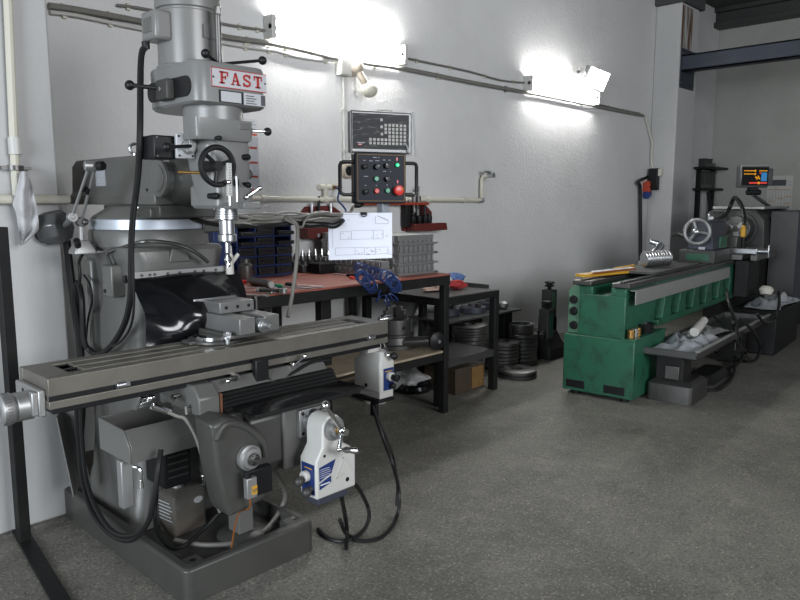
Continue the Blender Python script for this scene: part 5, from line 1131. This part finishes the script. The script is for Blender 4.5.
def bag(name, label, c, s, m, seed, cat='bag'):
    random.seed(seed); ph = [random.uniform(0, 6) for _ in range(8)]; b = B(); rings = []
    for i in range(21):
        th = PI * i / 20; ring = []
        for k in range(34):
            a = 2 * PI * k / 34; r = max(math.sin(th), .03) ** .7 * (1 + .16 * math.sin(3 * a + ph[0] + th * 3) + .10 * math.sin(7 * a + ph[1] - th * 5) + .05 * math.sin(12 * a + ph[2] + 7 * th)) * (1 + .35 * noise.noise(V((math.cos(a) * 2.5 + seed, math.sin(a) * 2.5, th * 2))) + .18 * noise.noise(V((math.cos(a) * 7 + seed, math.sin(a) * 7, th * 6))))
            ring.append(V(c) + V((s[0] * r * math.cos(a), s[1] * r * math.sin(a), s[2] * (1 - math.cos(th)) / 2 * (1 + .12 * math.sin(2 * a + ph[3])))))
        rings.append(ring)
    b.loft(rings); return solo(name, label, cat, b, m, ang=50)
bag('plastic_bag', 'crumpled milky plastic bag on the floor below the bench shelf', HZ(410, 395, 0) + V((.1, .2, .001)), (.20, .16, .20), M_bag, 1)
bag('plastic_bag', 'smaller crumpled plastic bag beside the bucket below the bench shelf', HZ(402, 392, 0) + V((0, .1, .001)), (.11, .10, .15), M_bag, 9)
q = HZ(425, 394, 0) + V((0, .12, .001)); solo('rubber_ring', 'black ring lying on the floor under the bench shelf', 'ring', B().torus(q + V((0, 0, .035)), (0, 0, 1), .11, .035), M_rubber)
solo('wood_strip', 'brown wood strip lying on the bench shelf behind the milling saddle', 'strip', B().box(HZ(337, 381, SZ + .012), (.34, .05, .02), RZ(.1)), M_wood, bevel=.002)

# ================================================================ SECOND TABLE
T2 = .785; u0, u1, v0, v1 = 3.735, 4.44, 3.185, 3.98
t = thing('side_table', 'low black steel table with dark sheet top beside the right end of the workbench', 'table', (4.1, 3.6, 0))
put('table_top', B().bx(u0, u1, v0, v1, T2 - .006, T2).bx(u0, u1, v1 - .006, v1, T2, T2 + .03).bx(u1 - .006, u1, v0 + .10, v1, T2, T2 + .03), M_ldark, t, .002)
put('top_frame', B().bx(u0, u1, v0, v0 + .05, T2 - .056, T2 - .007).bx(u0, u1, v1 - .05, v1, T2 - .056, T2 - .007).bx(u0, u0 + .05, v0 + .05, v1 - .05, T2 - .056, T2 - .007).bx(u1 - .05, u1, v0 + .05, v1 - .05, T2 - .056, T2 - .007), M_bframe, t, .004)
for x in (u0, u1 - .055):
    for y in (v0 + .001, v1 - .056): put('leg', B().bx(x, x + .055, y, y + .055, 0, T2 - .057), M_bframe, t, .004)
put('lower_shelf', B().bx(u0 + .056, u1 - .056, v0 + .005, v1 - .02, .305, .325).bx(u0 + .056, u1 - .056, v0 + .005, v0 + .03, .27, .305), M_ldark, t, .003)
def lump(name, label, c, s, m, seed, cat):
    random.seed(seed); ph = [random.uniform(0, 6) for _ in range(6)]; rings = []
    for i in range(17):
        th = PI * i / 16; ring = []
        for k in range(28):
            a = 2 * PI * k / 28; r = max(math.sin(th), .05) ** .6 * (1 + .18 * math.sin(3 * a + ph[0] + th * 2) + .12 * math.sin(5 * a + ph[1])) * (1 + .5 * noise.noise(V((math.cos(a) * 2 + seed, math.sin(a) * 2, th * 1.6))) + .3 * noise.noise(V((math.cos(a) * 6 + seed, math.sin(a) * 6, th * 4))))
            ring.append(V(c) + V((s[0] * r * math.cos(a), s[1] * r * math.sin(a), s[2] * (1 - math.cos(th)) / 2)))
        rings.append(ring)
    return solo(name, label, cat, B().loft(rings), m, ang=60)
q = HZ(457, 289, T2 + .003); lump('rag', 'red rag crumpled on the side table', q, (.06, .05, .07), M_rred, 1, 'rag')
q = HZ(463, 286, T2 + .003) + V((0, .10, 0)); lump('rag', 'blue rag crumpled on the side table behind the red one', q, (.075, .06, .10), M_rblue, 2, 'rag')
q = HZ(441, 291, T2 + .003) + V((-.02, .05, 0)); lump('rag', 'pale red and white rag at the bench end of the side table', q, (.11, .06, .05), mat('rag_pale', (.42, .30, .25), .9, var=.5, scale=22), 3, 'rag')
q = V((4.05, 3.62, T2 + .003)); q = HZ(455, 282, T2 + .003)
solo('white_bottle', 'white plastic bottle standing behind the rags on the side table', 'bottle', B().rev([(.03, 0), (.035, .006), (.035, .07), (.015, .095), (.015, .115)], V((4.20, 3.50, T2 + .001)), (0, 0, 1), 20), M_bucket)
solo('flat_file', 'thin dark file lying at the back of the side table', 'file', B().box((4.30, 3.66, T2 + .0065), (.22, .025, .012), RZ(.1)), M_dsteel, bevel=.002)
a = HZ(470, 391, 0); t = thing('wooden_box', 'dark wooden box with orange stained end on the floor under the side table', 'box', V((4.2, 3.42, 0)))
put('body', B().bx(4.06, 4.41, 3.30, 3.62, .002, .20), M_wood, t, .005); put('end_label', B().bx(4.25, 4.405, 3.294, 3.3005, .02, .185), M_labor, t)
put('scrap', B().cyl((4.05, 3.38, .215), (4.28, 3.4, .22), .018).cyl((4.1, 3.45, .21), (4.25, 3.36, .225), .014), M_dsteel, t)

# ================================================================ DISCS AND RINGS ON THE FLOOR
def disc_mesh(r, h, ri): return [(ri, 0), (r * .96, 0), (r, h * .15), (r, h * .85), (r * .96, h), (ri, h), (ri, 0)]
DISC = {}
def disc(x, y, z, r, h, ri, label, group, m=None):
    key = (r, h, ri)
    p = (x, y, z)
    if key in DISC: return dup(DISC[key], p, random.uniform(0, 6), label)
    o = solo('steel_disc', label, 'disc', B().rev(disc_mesh(r, h, ri), p, (0, 0, 1), 36, 0, False), m or M_dsteel, group)
    DISC[key] = o; return o
ords = ['lowest', 'second', 'third', 'fourth', 'fifth', 'sixth', 'seventh', 'eighth', 'ninth', 'tenth', 'eleventh', 'twelfth']
random.seed(8)
def stack(x, y, z, n, r, h, ri, where, group, jit=.006):
    for k in range(n):
        lab = ('top disc of ' if k == n - 1 else ords[k] + ' disc from the floor in ') + where
        o = disc(x + random.uniform(-jit, jit), y + random.uniform(-jit, jit), z + k * (h + .001), r, h, ri, lab, group); o['group'] = group
q = HZ(513, 371, 0); stack(q.x + .02, q.y + .13, .001, 8, .145, .030, .06, 'the front stack right of the side table', 'discs in the front floor stack')
q1 = q
q = HZ(530, 366, 0); stack(q.x + .05, q.y + .12, .001, 8, .135, .034, .05, 'the rear stack beside the green rest', 'discs in the rear floor stack')
zt = 8 * .035 + .002; o = solo('steel_ring', 'thick steel ring on top of the rear disc stack', 'ring', B().rev([(.085, 0), (.115, 0), (.118, .006), (.118, .085), (.085, .085), (.085, 0)], (q.x + .03, q.y + .13, zt), (0, 0, 1), 36, 0, False), M_dsteel)
q = HZ(523, 377, 0); 
o = solo('pulley_disc', 'grooved steel disc lying alone on the floor before the stacks', 'disc', B().rev([(.05, 0), (.16, 0), (.165, .008), (.165, .022), (.145, .028), (.145, .036), (.165, .042), (.165, .058), (.155, .064), (.05, .064), (.05, 0)], (q.x, q.y + .06, .001), (0, 0, 1), 40, 0, False), M_dsteel)
q = HZ(478, 383, 0); stack(4.62, 3.62, .001, 10, .125, .034, .05, 'the stack behind the right leg of the side table', 'discs in the stack behind the side table')
stack(4.62, 3.62, .352, 4, .15, .022, .05, 'the wider upper discs behind the side table leg', 'wide discs on the stack behind the side table')
stack(4.60, 3.93, .001, 9, .13, .05, .06, 'the stack by the wall seen through the side table', 'discs in the stack by the wall')
q = HY(490, 318, 3.75)
pb = HY(458, 316, 3.85); pe = HY(526, 316.5, 3.85)
t = thing('stacked_board', 'thin dark board laid over the disc stacks behind the side table', 'board', (5.0, 3.85, .475))
put('board', B().bx(4.35, 5.36, 3.60, 4.04, .475, .492), M_ldark, t, .003)
for x, y in ((5.1, 3.98), (5.2, 3.72)): put('prop', B().bx(x, x + .12, y - .05, y + .05, 0, .474), M_bframe, t, .003)
for k, (x, y, r, h, lab) in enumerate(((4.62, 3.85, .10, .06, 'dark chuck plate at the left on the stacked board'), (4.90, 3.80, .12, .05, 'dark blue-black chuck body in the middle of the stacked board'), (5.17, 3.82, .10, .06, 'dark chuck body at the right on the stacked board'))):
    t = thing('chuck_body', lab, 'chuck', (x, y, .493)); put('body', B().rev([(r, 0), (r, h), (r * .4, h + .004), (r * .35, h + .03), (.01, h + .03)], (x, y, .493), (0, 0, 1), 28), M_lnavy, t, .003)
    g = B()
    for a in (0, 2.1, 4.2): g.box((x + r * .6 * math.cos(a), y + r * .6 * math.sin(a), .493 + h + .018), (.06, .03, .03), RZ(a))
    put('jaw', g, M_dsteel, t, .002) if False else [put('jaw', B().box((x + r * .6 * math.cos(a), y + r * .6 * math.sin(a), .493 + h + .018), (.06, .03, .03), RZ(a)), M_dsteel, t, .002) for a in (.3, 2.4, 4.5)]
solo('steel_rod', 'steel rod lying across the chucks on the stacked board', 'rod', B().cyl((4.55, 3.74, .60), (5.0, 3.78, .602), .012), M_dsteel)
q = HZ(507, 316, .493); solo('small_ball_weight', 'small grey rounded weight at the right end of the stacked board', 'weight', B().rev([(.03, 0), (.05, .02), (.05, .05), (.02, .07)], (5.24, 3.72, .493), (0, 0, 1), 18), M_alu)
# steady rest with two screw posts
js = HZ(553, 360, 0)
t = thing('steady_rest', 'oily green steady rest with two screw posts standing on the floor by the wall', 'steady rest', js + V((0, .15, 0)))
jx, jy = js.x + .10, js.y + .15
put('base', B().loft([rrect(jx - .15, jx + .15, jy - .15, jy + .2, .001, .03), rrect(jx - .15, jx + .15, jy - .15, jy + .2, .10, .03), rrect(jx - .11, jx + .13, jy - .10, jy + .18, .17, .03), rrect(jx - .10, jx + .12, jy - .06, jy + .16, .24, .02)]), M_bframe, t)
put('front_post', B().loft([rrect(jx - .10, jx - .0, jy - .09, jy + .02, .17, .012), rrect(jx - .10, jx - .0, jy - .09, jy + .02, .46, .012)]), M_ldark, t, .004)
put('green_face', B().bx(jx - .085, jx - .025, jy - .094, jy - .089, .20, .42), M_green, t, .002)
put('rear_post', B().loft([rrect(jx + .08, jx + .19, jy + .0, jy + .11, .2, .012), rrect(jx + .08, jx + .19, jy + .0, jy + .11, .62, .012)]), M_ldark, t, .004)
put('green_face', B().bx(jx + .095, jx + .15, jy - .005, jy + .001, .45, .60), M_green2, t, .002)
for x, y, z in ((jx - .05, jy - .035, .46), (jx + .135, jy + .055, .62)):
    put('clamp_screw', B().cyl((x, y, z), (x, y, z + .03), .02).rev([(.045, .03), (.05, .04), (.03, .045), (.03, .055), (.05, .06), (.05, .072), (.03, .08)], (x, y, z), (0, 0, 1), 12), M_bframe, t)
put('side_arm', B().bx(jx + .05, jx + .2, jy - .0, jy + .12, .17, .36), M_bframe, t, .008)
put('side_screw', B().cyl((jx - .12, jy - .05, .25), (jx - .19, jy - .07, .22), .022), M_ldark, t)
q = HZ(548, 358, 0); solo('yellow_strip', 'small yellow edged white strip on the floor between discs and steady rest', 'strip', B().box((jx - .22, jy + .18, .05), (.02, .12, .10), RZ(.2)), M_yellow, bevel=.003)

# ================================================================ LATHE
LR = math.radians(4.5); LO = (4.747, 2.223, 0)
la = thing('lathe', 'long worn green engine lathe with grey headstock by the far pillar', 'lathe', LO, LR)
LM = MW[la.name]
def LX(px, py, v): return hit(px, py, 0, v, LM)
def LY(px, py, v): return hit(px, py, 1, v, LM)
def LZ(px, py, v): return hit(px, py, 2, v, LM)
def lp(name, b, m, par=la, bevel=.004): 
    bb = B(); bb.v = [LM @ p for p in b.v]; bb.f = b.f; bb.m = b.m
    return put(name, bb, m, par, bevel)
b = B().bx(0, .63, 0, .55, .03, .465)
st_ = lp('tail_stand', b, M_green, la, .008)
lp('stand_edge', B().bx(-.003, .64, -.004, .05, .455, .475).bx(-.004, .06, .0, .10, .455, .472), M_green, st_, .003)
for y0_, y1_ in ((.06, .22), (.37, .52)): lp('foot_slot', B().bx(-.003, .02, y0_, y1_, .055, .115), M_black, st_, .003)
for x, y in ((.06, .08), (.06, .46), (.56, .08), (.56, .46)): lp('foot', B().cyl((x, y, 0), (x, y, .03), .035), M_black, st_, .003)
lp('tail_column', B().bx(.03, .62, .09, .45, .46, .775).bx(.03, .62, .09, .205, .77, .832).bx(.03, .62, .345, .45, .77, .832), M_green, la, .008)
b = B().prism([(.452, .465), (.545, .465), (.545, .79), (.50, .832), (.452, .832)], (.05, 0, 0), (0, 1, 0), (0, 0, 1), (.25, 0, 0)); kp = lp('button_panel', b, M_green2, la, .004)
for py in (299.5, 311, 325):
    q = LX(573.8, py, .05); lp('round_button', B().cyl((.05, q.y, q.z), (.03, q.y, q.z), .034, .028), M_black, kp, .003)
# bed
BX1 = 3.95
lp('bed', B().bx(.6, BX1, .13, .43, .50, .835).bx(.6, BX1, .05, .48, .49, .535).bx(.6, BX1, .07, .46, .80, .838), M_green, la, .006)
for k in range(8):
    x = .78 + k * .38
    lp('bed_rib', B().prism([(x - .05, .53), (x + .17, .53), (x + .13, .66), (x + .15, .80), (x - .03, .80), (x, .66)], (0, .065, 0), (1, 0, 0), (0, 0, 1), (0, .07, 0)), M_green, la, .006)
    lp('bed_recess', B().bx(x + .19, x + .30, .124, .131, .54, .79), M_ldark, la, 0)
lp('front_way', B().bx(.0, BX1, .055, .19, .838, .872).bx(.0, BX1, .10, .13, .872, .885), M_dsteel, la, .005)
lp('rear_way', B().bx(.0, BX1, .345, .49, .838, .872).bx(.0, BX1, .40, .43, .872, .885), M_dsteel, la, .005)
lp('chip_guard', B().bx(.06, 2.5, .03, .036, .715, .815).bx(.06, 2.5, .03, .075, .815, .822), M_guard, la, .002)
# tailstock
tx = 2.1
ts = lp('tailstock', B().bx(tx, tx + .55, .07, .40, .873, 1.0), M_ldark, la, .008)
lp('green_patch', B().bx(tx - .004, tx, .12, .33, .90, .96), M_green, ts, .002)
lp('tail_body', B().prism([(.09, 1.0), (.34, 1.0), (.32, 1.12), (.29, 1.25), (.25, 1.275), (.15, 1.275), (.12, 1.25)], (tx + .02, 0, 0), (0, 1, 0), (0, 0, 1), (.48, 0, 0)), M_lnavy, ts, .01)
lp('green_side', B().bx(tx + .22, tx + .45, .085, .10, 1.01, 1.12), M_green, ts, .003)
lp('quill', B().cyl((tx + .5, .2, 1.17), (tx + .78, .2, 1.17), .065).cyl((tx + .78, .2, 1.17), (tx + .9, .2, 1.17), .03, .012), M_dsteel, ts, .003)
hwp = LY(697.5, 231.5, .2); hx = tx - .12
wl = lp('handwheel', B().torus((hx, .205, 1.175), (1, 0, 0), .112, .017).cyl((hx - .03, .205, 1.175), (tx + .03, .205, 1.175), .03), M_alu, ts, 0)
for a in (1.2, 3.3, 5.4): lp('spoke', B().tube([(hx, .205, 1.175), (hx, .205 + .11 * math.cos(a), 1.175 + .11 * math.sin(a))], .014, 8, 0), M_alu, wl, 0)
lp('hub', B().sph((hx - .03, .205, 1.175), .035), M_steel, wl, 0)
lp('clamp_lever', B().tube([(tx + .1, .42, 1.15), (tx + .05, .50, 1.13)], .018, 8, 0).cyl((tx + .1, .30, 1.10), (tx + .1, .46, 1.15), .03), M_dsteel, ts, 0)
lp('name_tag', B().bx(tx - .003, tx, .16, .22, 1.005, 1.03), M_plate, ts, 0)
# headstock and covers
hs = lp('headstock', B().prism([(-.02, .88), (.60, .88), (.60, 1.30), (.54, 1.37), (.10, 1.37), (.0, 1.25)], (3.65, 0, 0), (0, 1, 0), (0, 0, 1), (1.6, 0, 0)), M_ldark, la, .015)
lp('face_ring', B().cyl((3.65, .26, 1.15), (3.62, .26, 1.15), .2), M_ldark, hs, .006)
lp('chuck', B().cyl((3.62, .22, 1.16), (3.42, .22, 1.16), .135).cyl((3.42, .22, 1.16), (3.40, .22, 1.16), .06), M_dsteel, hs, .004)
for a in (.4, 2.5, 4.6): lp('chuck_jaw', B().box((3.39, .22 + .08 * math.cos(a), 1.16 + .08 * math.sin(a)), (.07, .10, .05), RX(a)), M_steel, hs, .003)
lp('top_tray', B().bx(3.7, 5.0, .02, .56, 1.371, 1.40), M_guard, hs, .004)
cb = lp('end_cabinet', B().bx(3.9, 5.6, -.29, -.01, .30, 1.35), M_lnavy, la, .012)
lp('cabinet_side', B().bx(3.894, 3.901, -.285, -.015, .305, 1.345), M_ldark, cb, .002)
lp('head_pedestal', B().bx(3.55, 5.4, -.0, .56, .0, .88), M_bframe, la, .01)
lp('cabinet_plinth', B().bx(3.98, 5.5, -.25, -.02, .0, .30), M_bframe, la, .01)
# carriage
ca = lp('carriage', B().bx(2.72, 3.25, -.02, .50, .874, .93), M_dsteel, la, .006)
lp('cross_slide', B().bx(2.86, 3.10, -.12, .42, .931, .985), M_steel, ca, .006)
lp('tool_post', B().bx(2.90, 3.06, .08, .22, .986, 1.10), M_dsteel, ca, .006)
lp('apron', B().bx(2.74, 3.2, -.08, .05, .50, .873), M_bframe, ca, .01)
lp('side_plate', B().bx(2.70, 3.5, -.16, -.10, .875, .93), M_dsteel, ca, .004)
lp('cross_handle', B().cyl((2.98, -.12, .955), (2.98, -.2, .955), .03).tube([(2.98, -.2, 1.02), (2.98, -.2, .89)], .01, 8, 0), M_steel, ca, .002)
a = LY(743, 201, .1); 
lp('coolant_hose', B().tube([LY(746, 268, .02), LY(743, 255, .04), LY(743.5, 236, .04), LY(744, 222, .06), LY(743, 210, .1), LY(738, 200, .2), LY(734, 198, .3), LY(730, 207, .35), LY(726, 214, .35), LY(720, 218, .35)], .022), M_cable, la, 0)
a, c = LY(743, 237, .03), LY(743.5, 228, .03); lp('yellow_valve', B().cyl(a, c, .024).cyl(c, c + (c - a) * .3, .02), M_yellow, la, .004)
lp('hand_rail', B().tube([LY(709, 222, .45), LY(710, 214, .45), LY(714, 211.5, .45), LY(722, 211.5, .45)], .018).tube([LY(712, 218, .42), LY(716, 219, .42), LY(720, 222, .42)], .018), M_steel, la, 0)
# readout of the lathe
c = LY(755, 176.5, .1); SR = .71
t = thing('lathe_readout', 'small dark readout with lit orange, red and blue screen above the lathe headstock', 'readout', LM @ c, math.radians(-42))
w2, h2 = .16, .118
put('case', B().bx(-w2, w2, .0, .10, -h2, h2).bx(w2 - .0, w2 + .06, .02, .10, -h2 + .02, h2 - .03), M_lamp, t, .012, local=True)
put('top_lip', B().bx(-w2, w2, -.02, .02, h2 - .012, h2), M_guard, t, .003, local=True)
sc_ = put('screen', B().bx(-w2 + .012, w2 - .012, -.004, .001, -h2 + .022, h2 - .02), M_scr, t, .001, local=True)
g = {}
def sb(n, *a):
    g.setdefault(n, B()).bx(*[v * SR if k not in (2, 3) else v for k, v in enumerate(a)])
for r_, (x0_, x1_, z) in enumerate(((-.18, -.02, .085), (-.18, -.02, .038), (.06, .18, .085))):
    k = x0_
    while k < x1_: sb('digit_row%d' % r_, k, k + .016, -.006, -.004, z - .008, z + .008); k += .022
sb('mark0', -.015, .008, -.006, -.004, .07, .10); sb('mark1', -.01, .006, -.006, -.004, .02, .05); sb('mark2', .045, .075, -.0065, -.0058, -.115, -.078)
for x, z in ((.0, -.01), (.02, -.02), (.045, -.015), (.06, -.03), (.02, -.035), (.04, .0)): sb('symbol', x, x + .018, -.006, -.004, z - .012, z + .012)
for n_, bb in g.items(): put('orange_digits' if 'row' in n_ else 'orange_mark', bb, M_sorg, t, local=True)
g = {}; sb('a', -.09, .19, -.0058, -.004, -.108, -.085); put('red_bar', g['a'], M_sred, t, local=True)
g = {}; sb('a', .065, .09, -.006, -.004, .04, .06); put('red_mark', g['a'], M_sred, t, local=True)
g = {}; sb('a', .095, .185, -.006, -.004, -.07, .06); put('blue_block', g['a'], M_sblue, t, local=True)
put('tilt_joint', B().bx(-.03, .07, .03, .09, -h2 - .075, -h2).cyl((-.05, .05, -h2 - .05), (.10, .05, -h2 - .05), .03), M_black, t, .006, local=True)
e = LM @ LY(769, 209, .15); e.z = 1.40; j = LM @ c + V((.05, .03, -h2 - .07)); put('arm', B().tube([j, e], .022, 8, 0), M_lamp, t)

# things lying on the lathe
def L(p): return LM @ V(p)
def ls_(name, label, cat, b, m, group=None, bevel=.002):
    bb = B(); bb.v = [LM @ p for p in b.v]; bb.f = b.f; bb.m = b.m; return solo(name, label, cat, bb, m, group, bevel)
wz = .886
ls_('dark_board', 'dark board lying across the lathe ways before the tailstock', 'board', B().bx(.62, 1.75, .10, .46, wz, wz + .018), M_ldark)
a = LZ(594, 277.5, wz); c = LZ(640, 276.5, wz)
ls_('yellow_rule', 'long yellow bar lying across the lathe ways', 'bar', B().prism([(0, 0), (1, 0), (1, 1), (0, 1)], (.10, .44, wz), (.55, -.14, 0), (.04, .10, 0), (0, 0, .02)), M_yellow)
ls_('steel_rule', 'white metal strip lying behind the yellow bar on the lathe', 'strip', B().prism([(0, 0), (1, 0), (1, 1), (0, 1)], (.30, .45, wz + .021), (.55, -.10, .0), (.03, .05, 0), (0, 0, .008)), M_lblw)
ls_('orange_rod', 'thin orange rod lying on the yellow bar on the lathe', 'rod', B().cyl((.15, .40, wz + .03), (.68, .28, wz + .034), .008), M_orange)
ls_('yellow_strip', 'yellow strip at the back of the dark board on the lathe', 'strip', B().bx(.66, 1.05, .42, .45, wz + .019, wz + .035), M_yellow)
a = LZ(657, 262, wz); d0 = V((1.02, .34, wz + .085)); d1 = V((1.24, .16, wz + .10))
b = B(); prof = []
for k in range(9): prof += [(.062, k * .026), (.068, k * .026 + .005), (.068, k * .026 + .019), (.062, k * .026 + .024)]
b.rev([(.05, 0)] + prof + [(.05, .235)], d0, d1 - d0, 28)
ls_('ribbed_sleeve', 'ribbed steel cylinder lying on the dark board on the lathe', 'sleeve', b, M_steel, bevel=0)
ls_('collet_tool', 'small shiny tool behind the ribbed cylinder on the lathe', 'tool', B().cyl((1.25, .40, wz + .03), (1.42, .34, wz + .19), .035).cyl((1.42, .34, wz + .19), (1.36, .42, wz + .22), .022).cyl((1.25, .42, wz + .019), (1.25, .42, wz + .05), .05), M_steel)
for k in range(3):
    q = V((.05 + k * .06, .048, .476)); ls_('small_tin', ['small brass tin on the lathe stand ledge, nearest the lathe end', 'middle of the three small tins on the lathe stand ledge', 'small tin on the lathe stand ledge, farthest from the end'][k], 'tin', B().rev([(.026, 0), (.026, .06), (.022, .064)], q, (0, 0, 1), 16), (M_brass, M_alu, M_brass)[k], 'small tins on the lathe stand')
ls_('black_tub', 'black oily tub on the lathe stand behind the small tins', 'tub', B().rev([(.06, 0), (.075, .07), (.068, .07), (.055, .01), (.001, .01)], (.36, .07, .476), (0, 0, 1), 20, 0, False), M_black)
# chip tray on its own stand in front
t = thing('chip_tray_stand', 'long grey steel tray on a block foot in front of the lathe', 'tray', LM @ V((1.2, -.2, 0)))
def tp(name, b, m, bevel=.004):
    bb = B(); bb.v = [LM @ p for p in b.v]; bb.f = b.f; bb.m = b.m; return put(name, bb, m, t, bevel)
y0_, y1_ = -.38, .02
tp('tray', B().bx(.18, 2.35, y0_, y1_, .345, .36).bx(.18, 2.35, y0_, y0_ + .015, .345, .405).bx(.18, 2.35, y1_ - .015, y1_, .345, .40).bx(.18, .195, y0_, y1_, .345, .40).bx(2.335, 2.35, y0_, y1_, .345, .40), M_tray)
tp('tray_rim', B().bx(.18, 2.35, y0_ - .012, y0_ + .016, .405, .414), M_guard, .002)
tp('column', B().bx(.28, .46, -.26, -.06, .12, .344), M_bframe, .008)
tp('mount_box', B().bx(.245, .281, -.24, -.14, .17, .27), M_dsteel, .004)
tp('foot', B().loft([rrect(.22, .62, -.345, -.02, .001, .03), rrect(.22, .62, -.345, -.02, .13, .03), rrect(.26, .58, -.31, -.05, .16, .03)]), M_dsteel, .003)
tp('rear_leg', B().bx(1.9, 2.05, -.26, -.06, .0, .344), M_bframe, .006)
def sheet(name, label, x0, x1, y0, y1, z, m, seed, h=.05):
    random.seed(seed); ph = [random.uniform(0, 6) for _ in range(6)]
    def f(u, v):
        e = min(u, 1 - u, v, 1 - v) * 4; w_ = .03 * math.sin(v * 7 + ph[0]); w3 = .03 * math.sin(u * 6 + ph[1])
        return LM @ V((x0 + (x1 - x0) * u + w_, y0 + (y1 - y0) * v + w3, z + h * min(1, e) * (.55 + .8 * noise.noise(V((u * 3 + seed, v * 3, 0))) + .5 * noise.noise(V((u * 8 + seed, v * 8, 3)))) + .012 * math.sin(u * 21 - v * 13 + ph[3])* min(1, e) + .013))
    return solo(name, label, 'plastic sheet', B().grid(f, 28, 20, .002), m, ang=60)
sheet('plastic_sheet', 'crumpled clear plastic sheet on the near end of the lathe tray', .26, 1.0, -.34, .0, .362, M_sheet, 3, .07)
sheet('plastic_sheet', 'flat pale plastic sheet further along the lathe tray against the bed', .75, 1.5, -.26, -.01, .362, M_bag, 5, .05)
ls_('paper_roll', 'short white paper roll lying on the clear plastic on the lathe tray', 'roll', B().cyl((.62, -.22, .47), (.93, -.20, .52), .035, .03), M_bucket)
# coolant tank and bag near the head
ls_('coolant_tank', 'low black coolant tank on the floor beyond the lathe tray', 'tank', B().bx(2.45, 3.5, -.42, -.02, .002, .40).bx(2.43, 3.52, -.44, .0, .40, .42), M_bframe, bevel=.01)
sheet('plastic_sheet', 'crumpled clear plastic sheet on the black tank below the lathe carriage', 2.5, 3.45, -.42, -.10, .425, M_sheet, 8, .10)
ls_('white_cup', 'small cream lump on the plastic over the black tank', 'cup', B().rev([(.05, 0), (.07, .05), (.05, .08)], (2.8, -.24, .54), (.3, 0, 1), 14), M_cream)
# cables around the lathe
for lab, pts in (('black cable hanging from the lathe carriage across the tray to the floor', [LY(727, 290, -.08), LY(728, 300, -.35), LY(736, 325, -.42), LY(738, 345, -.45), LZ(746, 352, .12), LZ(736, 365, .02), LZ(720, 372, .012)]),
                 ('black cable bowing out to the right beside the lathe tray', [LY(738, 318, -.42), LY(752, 330, -.48), LZ(760, 345, .14), LZ(757, 358, .03), LZ(748, 362, .012), LZ(730, 356, .012), LZ(715, 352, .012)]),
                 ('black hose drooping from the tray column and looping on the floor', [LZ(692, 374, .16), LZ(700, 384, .06), LZ(708, 390, .012), LZ(720, 389, .012), LZ(732, 378, .012), LZ(735, 364, .04), LZ(735, 345, .14), LY(733, 322, -.42)]),
                 ('thin cable lying over the lathe tray edge', [LZ(704, 308, .42), LZ(715, 318, .425), LZ(730, 330, .425), LY(736, 333, -.41), LY(735, 350, -.42)]),
                 ('black cable loop on the floor right of the lathe tank', [LZ(778, 329, .14), LZ(776, 336, .05), LZ(781, 342, .012), LZ(788, 342, .012), LZ(791, 337, .012), LZ(784, 333, .03), LZ(778, 326, .2)]),
                 ('black hose from the lathe cabinet drooping past the tank', [LY(779, 292, -.3), LY(779, 305, -.45), LY(774, 320, -.45), LY(764, 322, -.45), LY(757, 314, -.42)])):
    solo('lathe_cable', lab, 'cable', B().tube([LM @ p for p in pts], .013 if 'thin' not in lab else .007, 8, 6), M_cable, 'cables around the lathe tray')
ls_('floor_scrap', 'dark rag heap on the floor under the lathe tray', 'rag', B().loft([rrect(.9, 1.5, -.30, -.08, .002, .06), rrect(.95, 1.4, -.26, -.1, .07, .05)]), M_bframe)

# ================================================================ BLACK STAND AT THE LEFT EDGE
t = thing('black_stand', 'black steel post on a flat foot bar at the left photo edge', 'stand', (.97, 3.17, 0))
a0 = HZ(25.5, 541, .012)
put('post', B().box((a0.x, a0.y + .02, .68), (.045, .045, 1.34), RZ(.12)), M_bframe, t, .003)
e = HZ(55, 593, .006); put('foot_bar', B().prism([(-.03, 0), (.03, 0), (.03, 1.25), (-.03, 1.25)], (e.x - .012, e.y - .12, .0), (1, -.1, 0), V((a0.x - e.x, a0.y - e.y, 0)) / (a0.y - e.y) * .62, (0, 0, .012)), M_bframe, t, .002)
q0 = HX(58, 413, 1.15); q1 = HX(75, 492, 1.15)
solo('sloping_bar', 'grey angle bar sloping from below the left table end down to the mill base', 'bar', B().prism([(-.05, 0), (.05, .0), (.05, .05), (.044, .05), (.044, .006), (-.05, .006)], q0, (.6, 1, 0), (1, -.6, 0), q1 - q0), M_gray, bevel=.002)

# ================================================================ LIGHT
W = bpy.data.worlds.new('sky'); SC.world = W; W.use_nodes = True
bg = W.node_tree.nodes['Background']; bg.inputs[0].default_value = (.75, .84, 1, 1); bg.inputs[1].default_value = .10
def area(name, loc, tgt, sx, sy, power, col):
    l = bpy.data.lights.new(name, 'AREA'); l.shape = 'RECTANGLE'; l.size = sx; l.size_y = sy; l.energy = power; l.color = col; l.spread = math.radians(120)
    o = bpy.data.objects.new(name, l); COL.objects.link(o); o.location = loc
    o.rotation_euler = (V(tgt) - V(loc)).to_track_quat('-Z', 'Y').to_euler(); return o
area('door_daylight', (-4.4, .3, 1.9), (5, 1.3, .7), 3.2, 2.8, 100, (.86, .93, 1))
area('side_daylight', (2.0, -5.2, 3.0), (3.0, 4.1, 2.0), 4, 2.5, 100, (.95, .97, 1))
SC.view_settings.view_transform = 'Standard'; SC.view_settings.look = 'None'; SC.view_settings.exposure = 1.1; SC.view_settings.gamma = 1
SC.view_settings.use_curve_mapping = False
